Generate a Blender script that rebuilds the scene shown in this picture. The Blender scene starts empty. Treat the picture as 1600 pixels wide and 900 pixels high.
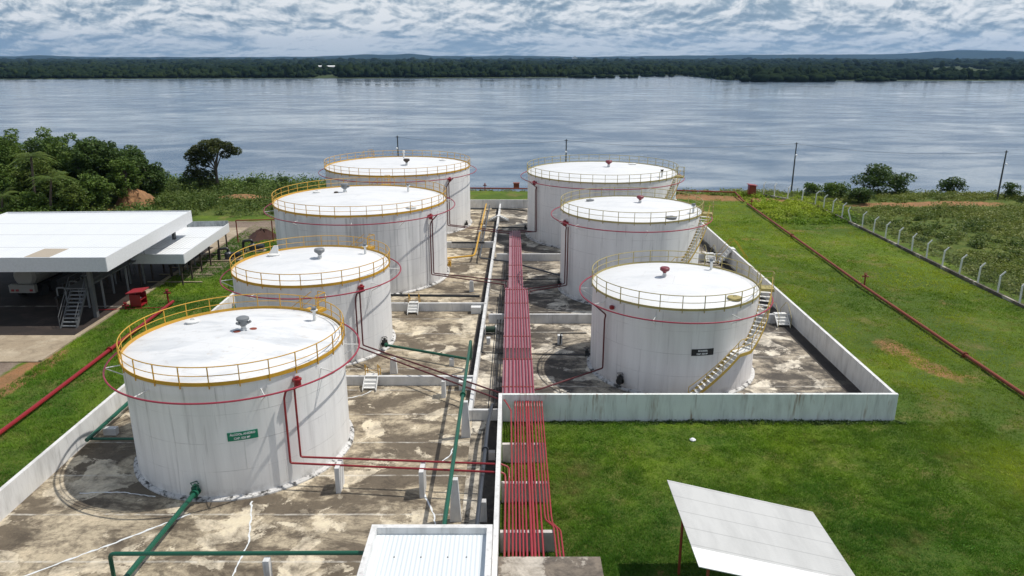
import bpy, math, random
import numpy as np
from mathutils import Vector, Matrix

SC = bpy.context.scene
COL = SC.collection
R = math.radians
random.seed(7)
RNG = np.random.default_rng(7)

# ------------------------------------------------------------------ camera
cam_d = bpy.data.cameras.new('camera')
cam = bpy.data.objects.new('camera', cam_d); COL.objects.link(cam)
cam.location = (0, 0, 20)
cam.rotation_euler = (R(90 - 17.16), 0, 0)
cam_d.sensor_width = 36.0
cam_d.lens = 36.0 * 1163.0 / 1600.0
cam_d.clip_start = 0.5
cam_d.clip_end = 90000
SC.camera = cam

# ------------------------------------------------------------------ light
SUN_EL, SUN_AZ = R(60.8), math.atan2(3.14, 0.87)      # azimuth from +Y towards +X
sd = bpy.data.lights.new('sun', 'SUN'); sun = bpy.data.objects.new('sun', sd); COL.objects.link(sun)
sd.energy = 3.75; sd.angle = R(0.5); sd.color = (1.0, 0.955, 0.88)
sdir = Vector((math.cos(SUN_EL) * math.sin(SUN_AZ), math.cos(SUN_EL) * math.cos(SUN_AZ), math.sin(SUN_EL)))
sun.rotation_euler = sdir.to_track_quat('Z', 'Y').to_euler()
sun.location = (60, 20, 90)
SC.view_settings.view_transform = 'Standard'; SC.view_settings.look = 'None'
SC.view_settings.exposure = 0.0; SC.view_settings.gamma = 1.0

W = bpy.data.worlds.new('World'); SC.world = W; W.use_nodes = True
nt = W.node_tree; nt.nodes.clear()
def N(t, ty, **kw):
    n = t.nodes.new(ty)
    for k, v in kw.items():
        if k.startswith('i_'):
            key = k[2:]
            n.inputs[int(key) if key.isdigit() else key.replace('_', ' ')].default_value = v
        else: setattr(n, k, v)
    return n
def L(t, a, b): t.links.new(a, b)
def ramp(t, fac, stops, interp='LINEAR'):
    n = t.nodes.new('ShaderNodeValToRGB'); n.color_ramp.interpolation = interp
    e = n.color_ramp.elements
    while len(e) < len(stops): e.new(0.5)
    for i, (p, c) in enumerate(stops):
        e[i].position = p
        e[i].color = c if len(c) == 4 else (*c, 1) if len(c) == 3 else (c[0],) * 3 + (1,)
    L(t, fac, n.inputs[0]); return n.outputs[0]
def math_(t, op, a, b=0.0, clamp=False):
    n = t.nodes.new('ShaderNodeMath'); n.operation = op; n.use_clamp = clamp
    for i, v in enumerate((a, b)):
        if hasattr(v, 'is_linked'): L(t, v, n.inputs[i])
        else: n.inputs[i].default_value = v
    return n.outputs[0]
def mix(t, fac, a, b, mode='MIX'):
    n = t.nodes.new('ShaderNodeMix'); n.data_type = 'RGBA'; n.blend_type = mode; n.clamp_factor = True
    for sock, v in ((n.inputs[0], fac), (n.inputs[6], a), (n.inputs[7], b)):
        if hasattr(v, 'is_linked'): L(t, v, sock)
        else: sock.default_value = v if not isinstance(v, tuple) or len(v) == 4 else (*v, 1)
    return n.outputs[2]
def noise(t, vec, scale, detail=4, rough=0.55, dist=0.0, out=0):
    n = t.nodes.new('ShaderNodeTexNoise'); n.inputs['Scale'].default_value = scale
    n.inputs['Detail'].default_value = detail; n.inputs['Roughness'].default_value = rough
    n.inputs['Distortion'].default_value = dist
    if vec is not None: L(t, vec, n.inputs['Vector'])
    return n.outputs[out]
def mapping(t, vec, scale=(1, 1, 1), loc=(0, 0, 0), rot=(0, 0, 0)):
    n = t.nodes.new('ShaderNodeMapping'); L(t, vec, n.inputs[0])
    n.inputs['Scale'].default_value = scale; n.inputs['Location'].default_value = loc
    n.inputs['Rotation'].default_value = rot
    return n.outputs[0]

def build_world():
    t = nt
    out = N(t, 'ShaderNodeOutputWorld')
    sky = N(t, 'ShaderNodeTexSky', sky_type='NISHITA', sun_disc=False)
    sky.sun_elevation = SUN_EL; sky.sun_rotation = SUN_AZ; sky.altitude = 20
    sky.air_density = 1.0; sky.dust_density = 1.5; sky.ozone_density = 1.2
    b1 = N(t, 'ShaderNodeBackground'); b1.inputs[1].default_value = 0.105
    L(t, sky.outputs[0], b1.inputs[0])
    tc = N(t, 'ShaderNodeTexCoord')
    sep = N(t, 'ShaderNodeSeparateXYZ'); L(t, tc.outputs['Generated'], sep.inputs[0])
    z = math_(t, 'MAXIMUM', sep.outputs[2], 0.0)
    den = math_(t, 'ADD', z, 0.032)
    az = math_(t, 'DIVIDE', sep.outputs[0], math_(t, 'MAXIMUM', math_(t, 'ABSOLUTE', sep.outputs[1]), 0.25))
    cmb = N(t, 'ShaderNodeCombineXYZ'); L(t, math_(t, 'MULTIPLY', az, 9.5), cmb.inputs[0])
    L(t, math_(t, 'MULTIPLY', math_(t, 'LOGARITHM', den, 2.718), 1.75), cmb.inputs[1]); L(t, math_(t, 'MULTIPLY', sep.outputs[1], 1.5), cmb.inputs[2])
    P = cmb.outputs[0]
    def warp(v, sc, amt, det):
        wn = noise(t, v, sc, det, 0.5, 0.0, 1); wv = N(t, 'ShaderNodeVectorMath', operation='MULTIPLY_ADD')
        L(t, wn, wv.inputs[0]); wv.inputs[1].default_value = (amt, amt * .7, 0.0); L(t, v, wv.inputs[2]); return wv.outputs[0]
    P = warp(P, 0.8, 0.7, 2)
    big = noise(t, mapping(t, P, loc=(3.1, 0, 0)), 0.55, 2, 0.5)
    mid, midu = noise(t, mapping(t, P, loc=(9.7, 2, 0)), 2.35, 7, 0.56), noise(t, mapping(t, P, loc=(9.67, 2.085, 0)), 2.35, 7, 0.56)
    dens = math_(t, 'ADD', math_(t, 'MULTIPLY', big, 0.45), math_(t, 'MULTIPLY', mid, 0.55))
    cover = ramp(t, dens, [(0.36, (0.3,)), (0.47, (1,))])
    shade = math_(t, 'ADD', math_(t, 'MULTIPLY', math_(t, 'SUBTRACT', mid, midu), 1.7), math_(t, 'ADD', math_(t, 'MULTIPLY', math_(t, 'SUBTRACT', mid, 0.5), 1.25), math_(t, 'MULTIPLY', math_(t, 'SUBTRACT', big, 0.5), 0.9)))
    shade = math_(t, 'ADD', shade, 0.595)
    ccol = ramp(t, shade, [(0.22, (0.19, 0.27, 0.36)), (0.42, (0.33, 0.42, 0.505)), (0.54, (0.50, 0.575, 0.635)), (0.66, (0.69, 0.74, 0.775)), (0.82, (0.90, 0.92, 0.93))])
    # towards the horizon everything sinks into pale blue air
    hz = ramp(t, z, [(0.0, (1,)), (0.04, (0,))])
    ccol = mix(t, math_(t, 'MULTIPLY', hz, 0.55), ccol, (0.38, 0.50, 0.60))
    bc = N(t, 'ShaderNodeBackground'); L(t, ccol, bc.inputs[0]); bc.inputs[1].default_value = 1.0
    msh = N(t, 'ShaderNodeMixShader')
    low = ramp(t, z, [(0.0, (0.95,)), (0.12, (0.92,)), (0.35, (0.45,)), (0.6, (0.32,))])
    clear = N(t, 'ShaderNodeBackground'); clear.inputs[0].default_value = (0.26, 0.40, 0.55, 1); clear.inputs[1].default_value = 1.0
    under = N(t, 'ShaderNodeMixShader'); lowf = ramp(t, z, [(0.02, (0.85,)), (0.30, (0.0,))])
    L(t, lowf, under.inputs[0]); L(t, b1.outputs[0], under.inputs[1]); L(t, clear.outputs[0], under.inputs[2])
    L(t, math_(t, 'MULTIPLY', cover, low), msh.inputs[0]); L(t, under.outputs[0], msh.inputs[1]); L(t, bc.outputs[0], msh.inputs[2])
    L(t, msh.outputs[0], out.inputs[0])
build_world()

# ------------------------------------------------------------------ materials
def mat(name):
    m = bpy.data.materials.new(name); m.use_nodes = True; t = m.node_tree
    p = t.nodes['Principled BSDF']
    tc = t.nodes.new('ShaderNodeTexCoord')
    return m, t, p, tc.outputs['Object']
def worldpos(t):
    g = t.nodes.new('ShaderNodeNewGeometry'); return g.outputs['Position']
def bump(t, p, h, strength=0.3, dist=0.05):
    b = t.nodes.new('ShaderNodeBump'); b.inputs['Strength'].default_value = strength; b.inputs['Distance'].default_value = dist
    L(t, h, b.inputs['Height']); L(t, b.outputs[0], p.inputs['Normal'])
def paint(name, col, rough=0.45, worn=0.25, worncol=None, scale=1.6, metal=0.0):
    m, t, p, _ = mat(name); P = worldpos(t)
    n = noise(t, P, scale, 6, 0.65)
    wc = worncol or tuple(c * 0.55 for c in col)
    c = mix(t, math_(t, 'MULTIPLY', ramp(t, n, [(0.45, (0,)), (0.72, (1,))]), worn), col, wc)
    f = noise(t, P, scale * 9, 3, 0.5)
    c = mix(t, 0.18, c, mix(t, f, tuple(x * 0.8 for x in col), tuple(min(1, x * 1.15) for x in col)))
    L(t, c, p.inputs['Base Color']); p.inputs['Roughness'].default_value = rough; p.inputs['Metallic'].default_value = metal
    return m
def streaky(name, col, grime, amount=0.5, streak_scale=1.2, zscale=0.12, rough=0.6, rust=0.0, weld=False, ztop=None, seed=0.0, grime_low=0.40):
    """painted wall with grime running down it; weld=True adds shell plate seams."""
    m, t, p, O = mat(name); P = worldpos(t)
    Pm = mapping(t, P, scale=(1, 1, zscale), loc=(seed, seed * 0.7, 0))
    s = noise(t, Pm, streak_scale, 6, 0.62)
    s2 = noise(t, mapping(t, P, scale=(1, 1, zscale * 0.4), loc=(seed + 5, 0, 0)), streak_scale * 3.1, 3, 0.6)
    broad = noise(t, P, 0.35, 4, 0.5)
    f = math_(t, 'MULTIPLY', ramp(t, s, [(grime_low, (0,)), (0.70 if amount < .99 else .62, (1,))]), amount)
    c = mix(t, f, col, grime)
    f2 = math_(t, 'MULTIPLY', ramp(t, s2, [(0.56, (0,)), (0.70, (1,))]), amount * 0.75)
    c = mix(t, f2, c, tuple(x * 0.75 for x in grime))
    c = mix(t, math_(t, 'MULTIPLY', ramp(t, broad, [(0.4, (0,)), (0.65, (1,))]), 0.22 * amount), c, grime)
    if rust:
        r_ = noise(t, mapping(t, P, scale=(1, 1, 0.25), loc=(3.3, 0, 0)), 0.9, 4, 0.6)
        r2 = noise(t, mapping(t, P, scale=(1, 1, 0.08), loc=(9, 0, 0)), 5.0, 3, 0.6)
        rf = math_(t, 'MULTIPLY', ramp(t, r_, [(0.52, (0,)), (0.62, (1,))]), ramp(t, r2, [(0.48, (0,)), (0.62, (1,))]))
        c = mix(t, math_(t, 'MULTIPLY', rf, rust), c, (0.27, 0.16, 0.09))
    hb = s
    if weld:
        sep = N(t, 'ShaderNodeSeparateXYZ'); L(t, O, sep.inputs[0])
        zz = math_(t, 'DIVIDE', sep.outputs[2], 1.46)
        fr = math_(t, 'ABSOLUTE', math_(t, 'SUBTRACT', math_(t, 'FRACT', zz), 0.5))
        ln = ramp(t, fr, [(0.484, (0,)), (0.493, (1,))])
        ang = math_(t, 'ARCTAN2', sep.outputs[1], sep.outputs[0])
        crs = math_(t, 'FLOOR', zz)
        aa = math_(t, 'ADD', math_(t, 'MULTIPLY', ang, 7 / (2 * math.pi)), math_(t, 'MULTIPLY', crs, 0.37))
        fa = math_(t, 'ABSOLUTE', math_(t, 'SUBTRACT', math_(t, 'FRACT', aa), 0.5))
        lv = ramp(t, fa, [(0.4945, (0,)), (0.4975, (1,))])
        brk = ramp(t, noise(t, P, 0.8, 3), [(0.42, (0.1,)), (0.62, (1,))])
        seam = math_(t, 'MULTIPLY', math_(t, 'MAXIMUM', ln, lv), brk)
        c = mix(t, math_(t, 'MULTIPLY', seam, 0.45), c, tuple(x * 0.62 for x in grime))
        wob = noise(t, mapping(t, P, scale=(1, 1, 0.8)), 0.55, 3, 0.5)
        hb = math_(t, 'ADD', math_(t, 'MULTIPLY', math_(t, 'MAXIMUM', ln, lv), 0.25), math_(t, 'MULTIPLY', wob, 2.2))
    if weld:
        zt = ramp(t, sep.outputs[2], [(0.0, (1,)), (0.55, (0,))]); sc = noise(t, P, 1.4, 5, 0.7)
        c = mix(t, math_(t, 'MULTIPLY', zt, ramp(t, sc, [(0.45, (0,)), (0.6, (0.7,))])), c, (0.25, 0.22, 0.19))
        dr = noise(t, mapping(t, P, scale=(1, 1, 0.03), loc=(seed * 3, 0, 0)), 3.4, 4, 0.7)
        c = mix(t, math_(t, 'MULTIPLY', ramp(t, dr, [(0.60, (0,)), (0.66, (0.55,))]), ramp(t, broad, [(0.40, (0.15,)), (0.58, (1,))])), c, (0.30, 0.295, 0.29))
    L(t, c, p.inputs['Base Color']); p.inputs['Roughness'].default_value = rough
    bump(t, p, hb, 0.25 if not weld else 0.35, 0.03)
    return m
def flat(name, col, rough=0.6, metal=0.0):
    m, t, p, _ = mat(name); P = worldpos(t)
    c = mix(t, noise(t, P, 6, 4, 0.6), tuple(x * 0.82 for x in col), tuple(min(1, x * 1.12) for x in col))
    L(t, c, p.inputs['Base Color']); p.inputs['Roughness'].default_value = rough; p.inputs['Metallic'].default_value = metal
    return m

M = {}
M['shell'] = streaky('shell_paint', (0.84, 0.84, 0.83), (0.50, 0.495, 0.49), 0.36, 1.0, 0.10, 0.5, weld=True, seed=1.0)
M['shell_dirty'] = streaky('shell_paint_dirty', (0.82, 0.82, 0.81), (0.32, 0.32, 0.33), 0.58, 0.9, 0.07, 0.55, weld=True, seed=4.0)
M['shell_pink'] = streaky('shell_paint_warm', (0.80, 0.78, 0.77), (0.46, 0.42, 0.41), 0.45, 0.8, 0.10, 0.55, weld=True, seed=8.0)
M['shell_grey'] = streaky('shell_paint_grey', (0.82, 0.82, 0.81), (0.46, 0.46, 0.46), 0.40, 1.1, 0.08, 0.55, weld=True, seed=13.0)
def mk_roof(name, dirt):
    m, t, p, O = mat(name); P = worldpos(t)
    n = noise(t, mapping(t, P, scale=(0.7, 1.5, 1)), 0.55, 5, 0.6, 0.4)
    c = mix(t, math_(t, 'MULTIPLY', ramp(t, n, [(0.47, (0,)), (0.68, (1,))]), dirt), (0.73, 0.735, 0.735), (0.46, 0.49, 0.52))
    n2 = noise(t, P, 3.0, 4, 0.7)
    c = mix(t, math_(t, 'MULTIPLY', ramp(t, n2, [(0.60, (0,)), (0.75, (1,))]), dirt * 0.5), c, (0.45, 0.43, 0.40))
    bk = t.nodes.new('ShaderNodeTexBrick'); L(t, mapping(t, O, rot=(0, 0, 0.3)), bk.inputs['Vector']); bk.inputs['Scale'].default_value = 1.0
    bk.inputs['Brick Width'].default_value = 4.2; bk.inputs['Row Height'].default_value = 1.45; bk.inputs['Mortar Size'].default_value = 0.018; bk.inputs['Mortar Smooth'].default_value = 0.3
    lap = math_(t, 'MULTIPLY', bk.outputs['Fac'], ramp(t, noise(t, P, 0.8, 3), [(0.40, (0.1,)), (0.62, (0.55,))]))
    c = mix(t, lap, c, (0.48, 0.47, 0.45))
    sp = N(t, 'ShaderNodeSeparateXYZ'); L(t, O, sp.inputs[0]); ra = N(t, 'ShaderNodeVectorMath', operation='LENGTH'); cb = N(t, 'ShaderNodeCombineXYZ'); L(t, sp.outputs[0], cb.inputs[0]); L(t, sp.outputs[1], cb.inputs[1]); L(t, cb.outputs[0], ra.inputs[0])
    rust = math_(t, 'MULTIPLY', ramp(t, noise(t, P, 1.7, 5, 0.7), [(0.58, (0,)), (0.70, (0.45,))]), 1.0)
    c = mix(t, math_(t, 'MULTIPLY', rust, dirt + 0.1), c, (0.42, 0.33, 0.24))
    L(t, c, p.inputs['Base Color']); p.inputs['Roughness'].default_value = 0.55
    bump(t, p, noise(t, P, 0.7, 3), 0.25, 0.05)
    return m
M['roof'] = mk_roof('roof_paint', 0.30); M['roof_dirty'] = mk_roof('roof_paint_stained', 0.62)
M['yellow'] = paint('yellow_paint', (0.60, 0.335, 0.03), 0.45, 0.4, (0.30, 0.17, 0.03))
M['olive'] = paint('faded_yellow_paint', (0.40, 0.33, 0.12), 0.5, 0.5, (0.22, 0.17, 0.07))
M['tan'] = paint('stair_paint', (0.52, 0.35, 0.07), 0.5, 0.4, (0.30, 0.20, 0.06))
M['red'] = paint('red_pipe_paint', (0.26, 0.014, 0.02), 0.35, 0.35, (0.16, 0.02, 0.02))
M['rackred'] = paint('rack_red_paint', (0.33, 0.030, 0.042), 0.4, 0.7, (0.22, 0.05, 0.025), 0.7)
M['capred'] = paint('vent_cap_paint', (0.20, 0.03, 0.04), 0.45, 0.4)
M['maroon'] = paint('shaded_riser_paint', (0.10, 0.012, 0.016), 0.35, 0.3)  # pipe red with the tanks' shaded side darkened into it
M['yardred'] = paint('yard_rack_paint', (0.28, 0.035, 0.06), 0.35, 0.5, (0.22, 0.04, 0.05), 0.5)
M['ringred'] = paint('ring_red_paint', (0.33, 0.028, 0.055), 0.4, 0.35, (0.22, 0.04, 0.04))
M['rustred'] = paint('rusty_red_paint', (0.24, 0.045, 0.02), 0.6, 0.7, (0.14, 0.05, 0.025), 0.8)
M['green'] = paint('green_pipe_paint', (0.008, 0.095, 0.055), 0.35, 0.4, (0.004, 0.045, 0.03))
M['greendark'] = paint('dull_green_paint', (0.02, 0.05, 0.03), .5, .5)
M['black'] = paint('black_pipe_paint', (0.016, 0.018, 0.02), 0.4, 0.3, (0.04, 0.035, 0.03))
M['navy'] = paint('dark_grey_pipe_paint', (0.045, 0.052, 0.065), 0.4, 0.4, (0.10, 0.10, 0.10))
M['grey'] = paint('grey_steel_paint', (0.20, 0.21, 0.22), 0.5, 0.4)
M['baysteel'] = paint('shade_dark_bay_steel', (0.10, 0.105, 0.11), .6, .4)  # grey steel darkened in colour to deepen the shade under the canopy
M['white'] = paint('white_paint', (0.74, 0.74, 0.72), 0.5, 0.35, (0.45, 0.44, 0.40))
M['sheet'] = None
M['wall'] = streaky('whitewashed_wall', (0.74, 0.735, 0.72), (0.30, 0.29, 0.27), 0.45, 1.6, 0.25, 0.75, seed=2.0, grime_low=0.47)
M['wall_low'] = streaky('low_white_wall', (0.70, 0.70, 0.69), (0.33, 0.33, 0.32), 0.5, 1.2, 0.4, 0.75, seed=6.0)
M['wall_front'] = streaky('pale_green_wall', (0.76, 0.80, 0.77), (0.34, 0.34, 0.31), 0.45, 1.5, 0.22, 0.8, rust=0.85, seed=3.0, grime_low=0.46)
M['support'] = streaky('concrete_support', (0.62, 0.57, 0.53), (0.38, 0.34, 0.32), 0.5, 2.0, 0.4, 0.8, seed=11.0)
M['mould'] = None
M['wood'] = flat('dark_timber', (0.06, 0.045, 0.035), 0.8)
M['dark'] = flat('dark_rubber', (0.012, 0.012, 0.013), 0.7)
M['sign_green'] = flat('green_sign_paint', (0.0, 0.20, 0.11), 0.5)
M['sign_black'] = flat('black_sign_paint', (0.012, 0.012, 0.016), 0.5)
M['letter'] = flat('white_lettering', (0.72, 0.74, 0.74), 0.5)

def mk_floor(name, base, dark, light, dmul, lmul, joint, jx=None, jcol=(0.66, 0.63, 0.56), seed=0.0):
    m, t, p, O = mat(name); P = mapping(t, worldpos(t), loc=(seed, seed, 0))
    a = noise(t, mapping(t, P, scale=(0.8, 1.25, 1)), 0.30, 12, 0.74, 0.4)
    b = noise(t, mapping(t, P, loc=(31, 7, 2)), 0.9, 8, 0.70, 0.5)
    d = noise(t, mapping(t, P, loc=(3, 57, 4)), 0.42, 6, 0.55, 0.5)
    f = noise(t, P, 9.0, 5, 0.7)
    c = mix(t, ramp(t, b, [(0.35, (0,)), (0.65, (1,))]), base, tuple(x * 0.66 for x in base))
    c = mix(t, math_(t, 'MULTIPLY', ramp(t, a, [(0.425, (0,)), (0.535, (1,))]), dmul), c, dark)
    c = mix(t, math_(t, 'MULTIPLY', ramp(t, noise(t, mapping(t, P, loc=(5, 91, 3)), 2.6, 8, 0.74, 0.3), [(0.50, (0,)), (0.60, (1,))]), dmul * 0.55), c, dark)
    c = mix(t, math_(t, 'MULTIPLY', ramp(t, b, [(0.56, (0,)), (0.66, (1,))]), dmul * 0.7), c, tuple(x * 0.62 for x in dark))
    lf = math_(t, 'MULTIPLY', ramp(t, math_(t, 'ADD', d, math_(t, 'MULTIPLY', f, 0.10)), [(0.595, (0,)), (0.615, (1,))]), ramp(t, b, [(0.40, (1,)), (0.60, (0.2,))]))
    c = mix(t, math_(t, 'MULTIPLY', lf, lmul), c, light)
    c = mix(t, 0.45, c, mix(t, f, (0.05, 0.045, 0.04), (0.80, 0.75, 0.65)), 'OVERLAY')
    sep = N(t, 'ShaderNodeSeparateXYZ'); L(t, worldpos(t), sep.inputs[0])
    wob = math_(t, 'MULTIPLY', math_(t, 'SUBTRACT', noise(t, P, 0.8, 2), 0.5), 0.12)
    yy = math_(t, 'DIVIDE', math_(t, 'ADD', math_(t, 'ADD', sep.outputs[1], wob), 0.6), joint)
    fr = math_(t, 'ABSOLUTE', math_(t, 'SUBTRACT', math_(t, 'FRACT', yy), 0.5))
    ln = ramp(t, fr, [(0.5 - 0.075 / joint, (0,)), (0.5 - 0.04 / joint, (1,))])
    jn = math_(t, 'MULTIPLY', ln, ramp(t, noise(t, P, 1.3, 4, 0.7), [(0.40, (0.05,)), (0.62, (0.62,))]))
    c = mix(t, jn, c, jcol)
    L(t, c, p.inputs['Base Color']); p.inputs['Roughness'].default_value = 0.85
    bump(t, p, math_(t, 'ADD', f, b), 0.3, 0.02)
    return m
M['floor_l'] = mk_floor('stained_concrete_floor', (0.58, 0.50, 0.37), (0.092, 0.072, 0.052), (0.72, 0.65, 0.52), 0.88, 0.9, 3.35)
M['floor_r'] = mk_floor('blackened_concrete_floor', (0.52, 0.46, 0.37), (0.050, 0.043, 0.038), (0.74, 0.69, 0.60), 0.90, 0.95, 4.9, seed=17.0)
M['mould'] = mk_floor('mouldy_concrete', (0.26, 0.22, 0.18), (0.07, 0.06, 0.055), (0.62, 0.58, 0.52), 0.8, 0.8, 50.0, seed=40.0)
M['pave'] = mk_floor('pale_pavement', (0.50, 0.42, 0.31), (0.30, 0.24, 0.17), (0.56, 0.50, 0.40), 0.6, 0.3, 5.2, jcol=(0.10, 0.08, 0.06), seed=23.0)
M['oily_shade'] = mk_floor('oil_and_shade_pavement', (0.045, 0.030, 0.024), (0.018, 0.013, 0.011), (0.08, 0.06, 0.05), 0.8, 0.4, 60.0, seed=33.0)
M['gutter_shade'] = mk_floor('mouldy_shade_strip', (0.06, 0.05, 0.045), (0.025, 0.022, 0.02), (0.2, 0.18, 0.15), 0.8, 0.3, 60.0, seed=37.0)  # mould and gutter dark, with wall shadow added to the colour
M['tray'] = paint('faded_pink_tray', (0.33, 0.17, 0.20), 0.6, 0.7, (0.21, 0.12, 0.13), 0.5)
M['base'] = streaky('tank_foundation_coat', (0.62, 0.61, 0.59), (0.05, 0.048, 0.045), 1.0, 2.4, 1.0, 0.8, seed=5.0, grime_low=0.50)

def mk_sheet(name, col, dirt, rib, axis, lines=None):
    m, t, p, O = mat(name); P = worldpos(t)
    sep = N(t, 'ShaderNodeSeparateXYZ'); L(t, P, sep.inputs[0])
    w = math_(t, 'SINE', math_(t, 'MULTIPLY', sep.outputs[axis], 2 * math.pi / rib)); soft = rib < .15
    n = noise(t, mapping(t, P, scale=(1.5, 0.4, 1)), 0.7, 5, 0.65)
    c = mix(t, math_(t, 'MULTIPLY', ramp(t, n, [(0.45, (0,)), (0.72, (1,))]), dirt), col, tuple(x * 0.62 for x in col))
    c = mix(t, math_(t, 'MULTIPLY', ramp(t, w, [(0.80, (0,)), (1.0, (1,))]), 0.02 if soft else 0.10), c, tuple(x * 0.5 for x in col))
    if lines:
        q = math_(t, 'FRACT', math_(t, 'DIVIDE', sep.outputs[1 if axis == 0 else 0] if lines > 0 else sep.outputs[axis], abs(lines)))
        c = mix(t, math_(t, 'MULTIPLY', ramp(t, q, [(0.94, (0,)), (0.975, (1,))]), 0.55), c, tuple(x * 0.5 for x in col))
    L(t, c, p.inputs['Base Color']); p.inputs['Roughness'].default_value = 0.5
    bump(t, p, w, 0.12 if soft else 0.5, 0.02)
    return m
M['sheet'] = mk_sheet('white_roof_sheet', (0.74, 0.76, 0.77), 0.10, 0.35, 0, 4.55)
M['sheet_rib'] = mk_sheet('corrugated_roof_sheet', (0.72, 0.77, 0.79), 0.15, 0.17, 0)
M['sheet_old'] = mk_sheet('weathered_roof_sheet', (0.52, 0.52, 0.505), 0.45, 0.12, 1, -1.02)
M['sheet_new'] = mk_sheet('newer_roof_sheet', (0.80, 0.80, 0.79), 0.08, 0.12, 1)
M['fascia'] = flat('fascia_metal', (0.60, 0.63, 0.66), 0.5)
M['fascia_white'] = flat('white_fascia_metal', (0.74, 0.75, 0.76), 0.5)
M['brownpatch'] = flat('stained_sheet', (0.42, 0.36, 0.28), 0.7)
M['wall_in'] = streaky('grimy_parapet', (0.45, 0.48, 0.48), (0.10, 0.11, 0.11), 0.6, 3.0, 0.5, 0.8, seed=9.0)

def mk_leaf(name, c1, c2, c3=None, scale=0.5):
    m, t, p, O = mat(name); P = worldpos(t)
    n = noise(t, P, scale, 4, 0.7)
    c = mix(t, ramp(t, n, [(0.36, (0,)), (0.64, (1,))]), c1, c2)
    n2 = noise(t, P, scale * 7, 2, 0.6)
    c = mix(t, ramp(t, n2, [(0.5, (0,)), (0.75, (0.6,))]), c, c3 or tuple(min(1, x * 1.5) for x in c2))
    L(t, c, p.inputs['Base Color']); p.inputs['Roughness'].default_value = 0.55
    p.inputs['Specular IOR Level'].default_value = 0.25
    tr = N(t, 'ShaderNodeBsdfTranslucent'); L(t, c, tr.inputs[0])
    ms = N(t, 'ShaderNodeMixShader'); ms.inputs[0].default_value = 0.30
    o = [n_ for n_ in t.nodes if n_.type == 'OUTPUT_MATERIAL'][0]
    L(t, p.outputs[0], ms.inputs[1]); L(t, tr.outputs[0], ms.inputs[2]); L(t, ms.outputs[0], o.inputs[0])
    return m
M['leaf'] = mk_leaf('tree_leaves', (0.050, 0.105, 0.016), (0.135, 0.205, 0.036), (0.21, 0.26, 0.06))
M['leaf_d'] = mk_leaf('dark_leaves', (0.028, 0.064, 0.013), (0.082, 0.140, 0.028), (0.15, 0.19, 0.05))
M['leaf_y'] = mk_leaf('yellowish_leaves', (0.055, 0.105, 0.016), (0.120, 0.165, 0.030), (0.19, 0.21, 0.05))
M['leaf_o'] = mk_leaf('olive_brown_leaves', (0.045, 0.062, 0.016), (0.085, 0.105, 0.028), (0.15, 0.15, 0.05))
def mk_far():
    m, t, p, O = mat('far_woodland'); P = worldpos(t)
    c = mix(t, ramp(t, noise(t, P, 0.006, 5, 0.65), [(0.42, (0,)), (0.62, (1,))]), (0.007, 0.015, 0.010), (0.020, 0.031, 0.013))
    c = mix(t, ramp(t, noise(t, P, 0.09, 3, 0.6), [(0.45, (0,)), (0.75, (0.8,))]), c, (0.035, 0.052, 0.02))
    L(t, c, p.inputs['Base Color']); p.inputs['Roughness'].default_value = 1.0; p.inputs['Specular IOR Level'].default_value = 0.0
    return m
M['far'] = mk_far()
def mk_blade():
    m, t, p, O = mat('grass_blades'); P = worldpos(t)
    n1 = noise(t, P, 0.13, 6, 0.62, 0.4); n0 = noise(t, mapping(t, P, loc=(13, 5, 0)), 0.055, 4, 0.6); n2 = noise(t, P, 0.9, 6, 0.68)
    c = mix(t, ramp(t, n1, [(0.36, (0,)), (0.62, (1,))]), (0.085, 0.215, 0.012), (0.260, 0.390, 0.024))
    c = mix(t, ramp(t, n0, [(0.42, (0.75,)), (0.56, (0,))]), c, (0.055, 0.165, 0.014))
    c = mix(t, ramp(t, n2, [(0.40, (0,)), (0.70, (0.6,))]), c, (0.042, 0.105, 0.012))
    sx = N(t, 'ShaderNodeSeparateXYZ'); L(t, P, sx.inputs[0]); side = ramp(t, math_(t, 'DIVIDE', sx.outputs[0], 60.0), [(0.34, (0,)), (0.42, (1,))])
    yl = ramp(t, noise(t, mapping(t, P, loc=(40, 3, 0)), 0.09, 5, 0.65), [(0.40, (0.15,)), (0.58, (0.95,))])
    c = mix(t, math_(t, 'MULTIPLY', side, yl), c, (0.340, 0.420, 0.030))
    tn = ramp(t, noise(t, mapping(t, P, loc=(90, 33, 0)), 0.22, 6, 0.7), [(0.56, (0,)), (0.70, (0.75,))])
    c = mix(t, tn, c, (0.36, 0.31, 0.11))
    L(t, c, p.inputs['Base Color']); p.inputs['Roughness'].default_value = 0.6; p.inputs['Specular IOR Level'].default_value = 0.2
    tr = N(t, 'ShaderNodeBsdfTranslucent'); L(t, c, tr.inputs[0]); ms = N(t, 'ShaderNodeMixShader'); ms.inputs[0].default_value = 0.3
    o = [n_ for n_ in t.nodes if n_.type == 'OUTPUT_MATERIAL'][0]
    L(t, p.outputs[0], ms.inputs[1]); L(t, tr.outputs[0], ms.inputs[2]); L(t, ms.outputs[0], o.inputs[0])
    return m
M['blade'] = mk_blade()
M['weed'] = mk_leaf('scrub_leaves', (0.095, 0.150, 0.020), (0.215, 0.245, 0.048), (0.30, 0.29, 0.10), 0.16)
M['bark'] = flat('bark', (0.10, 0.08, 0.06), 0.9)

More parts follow.
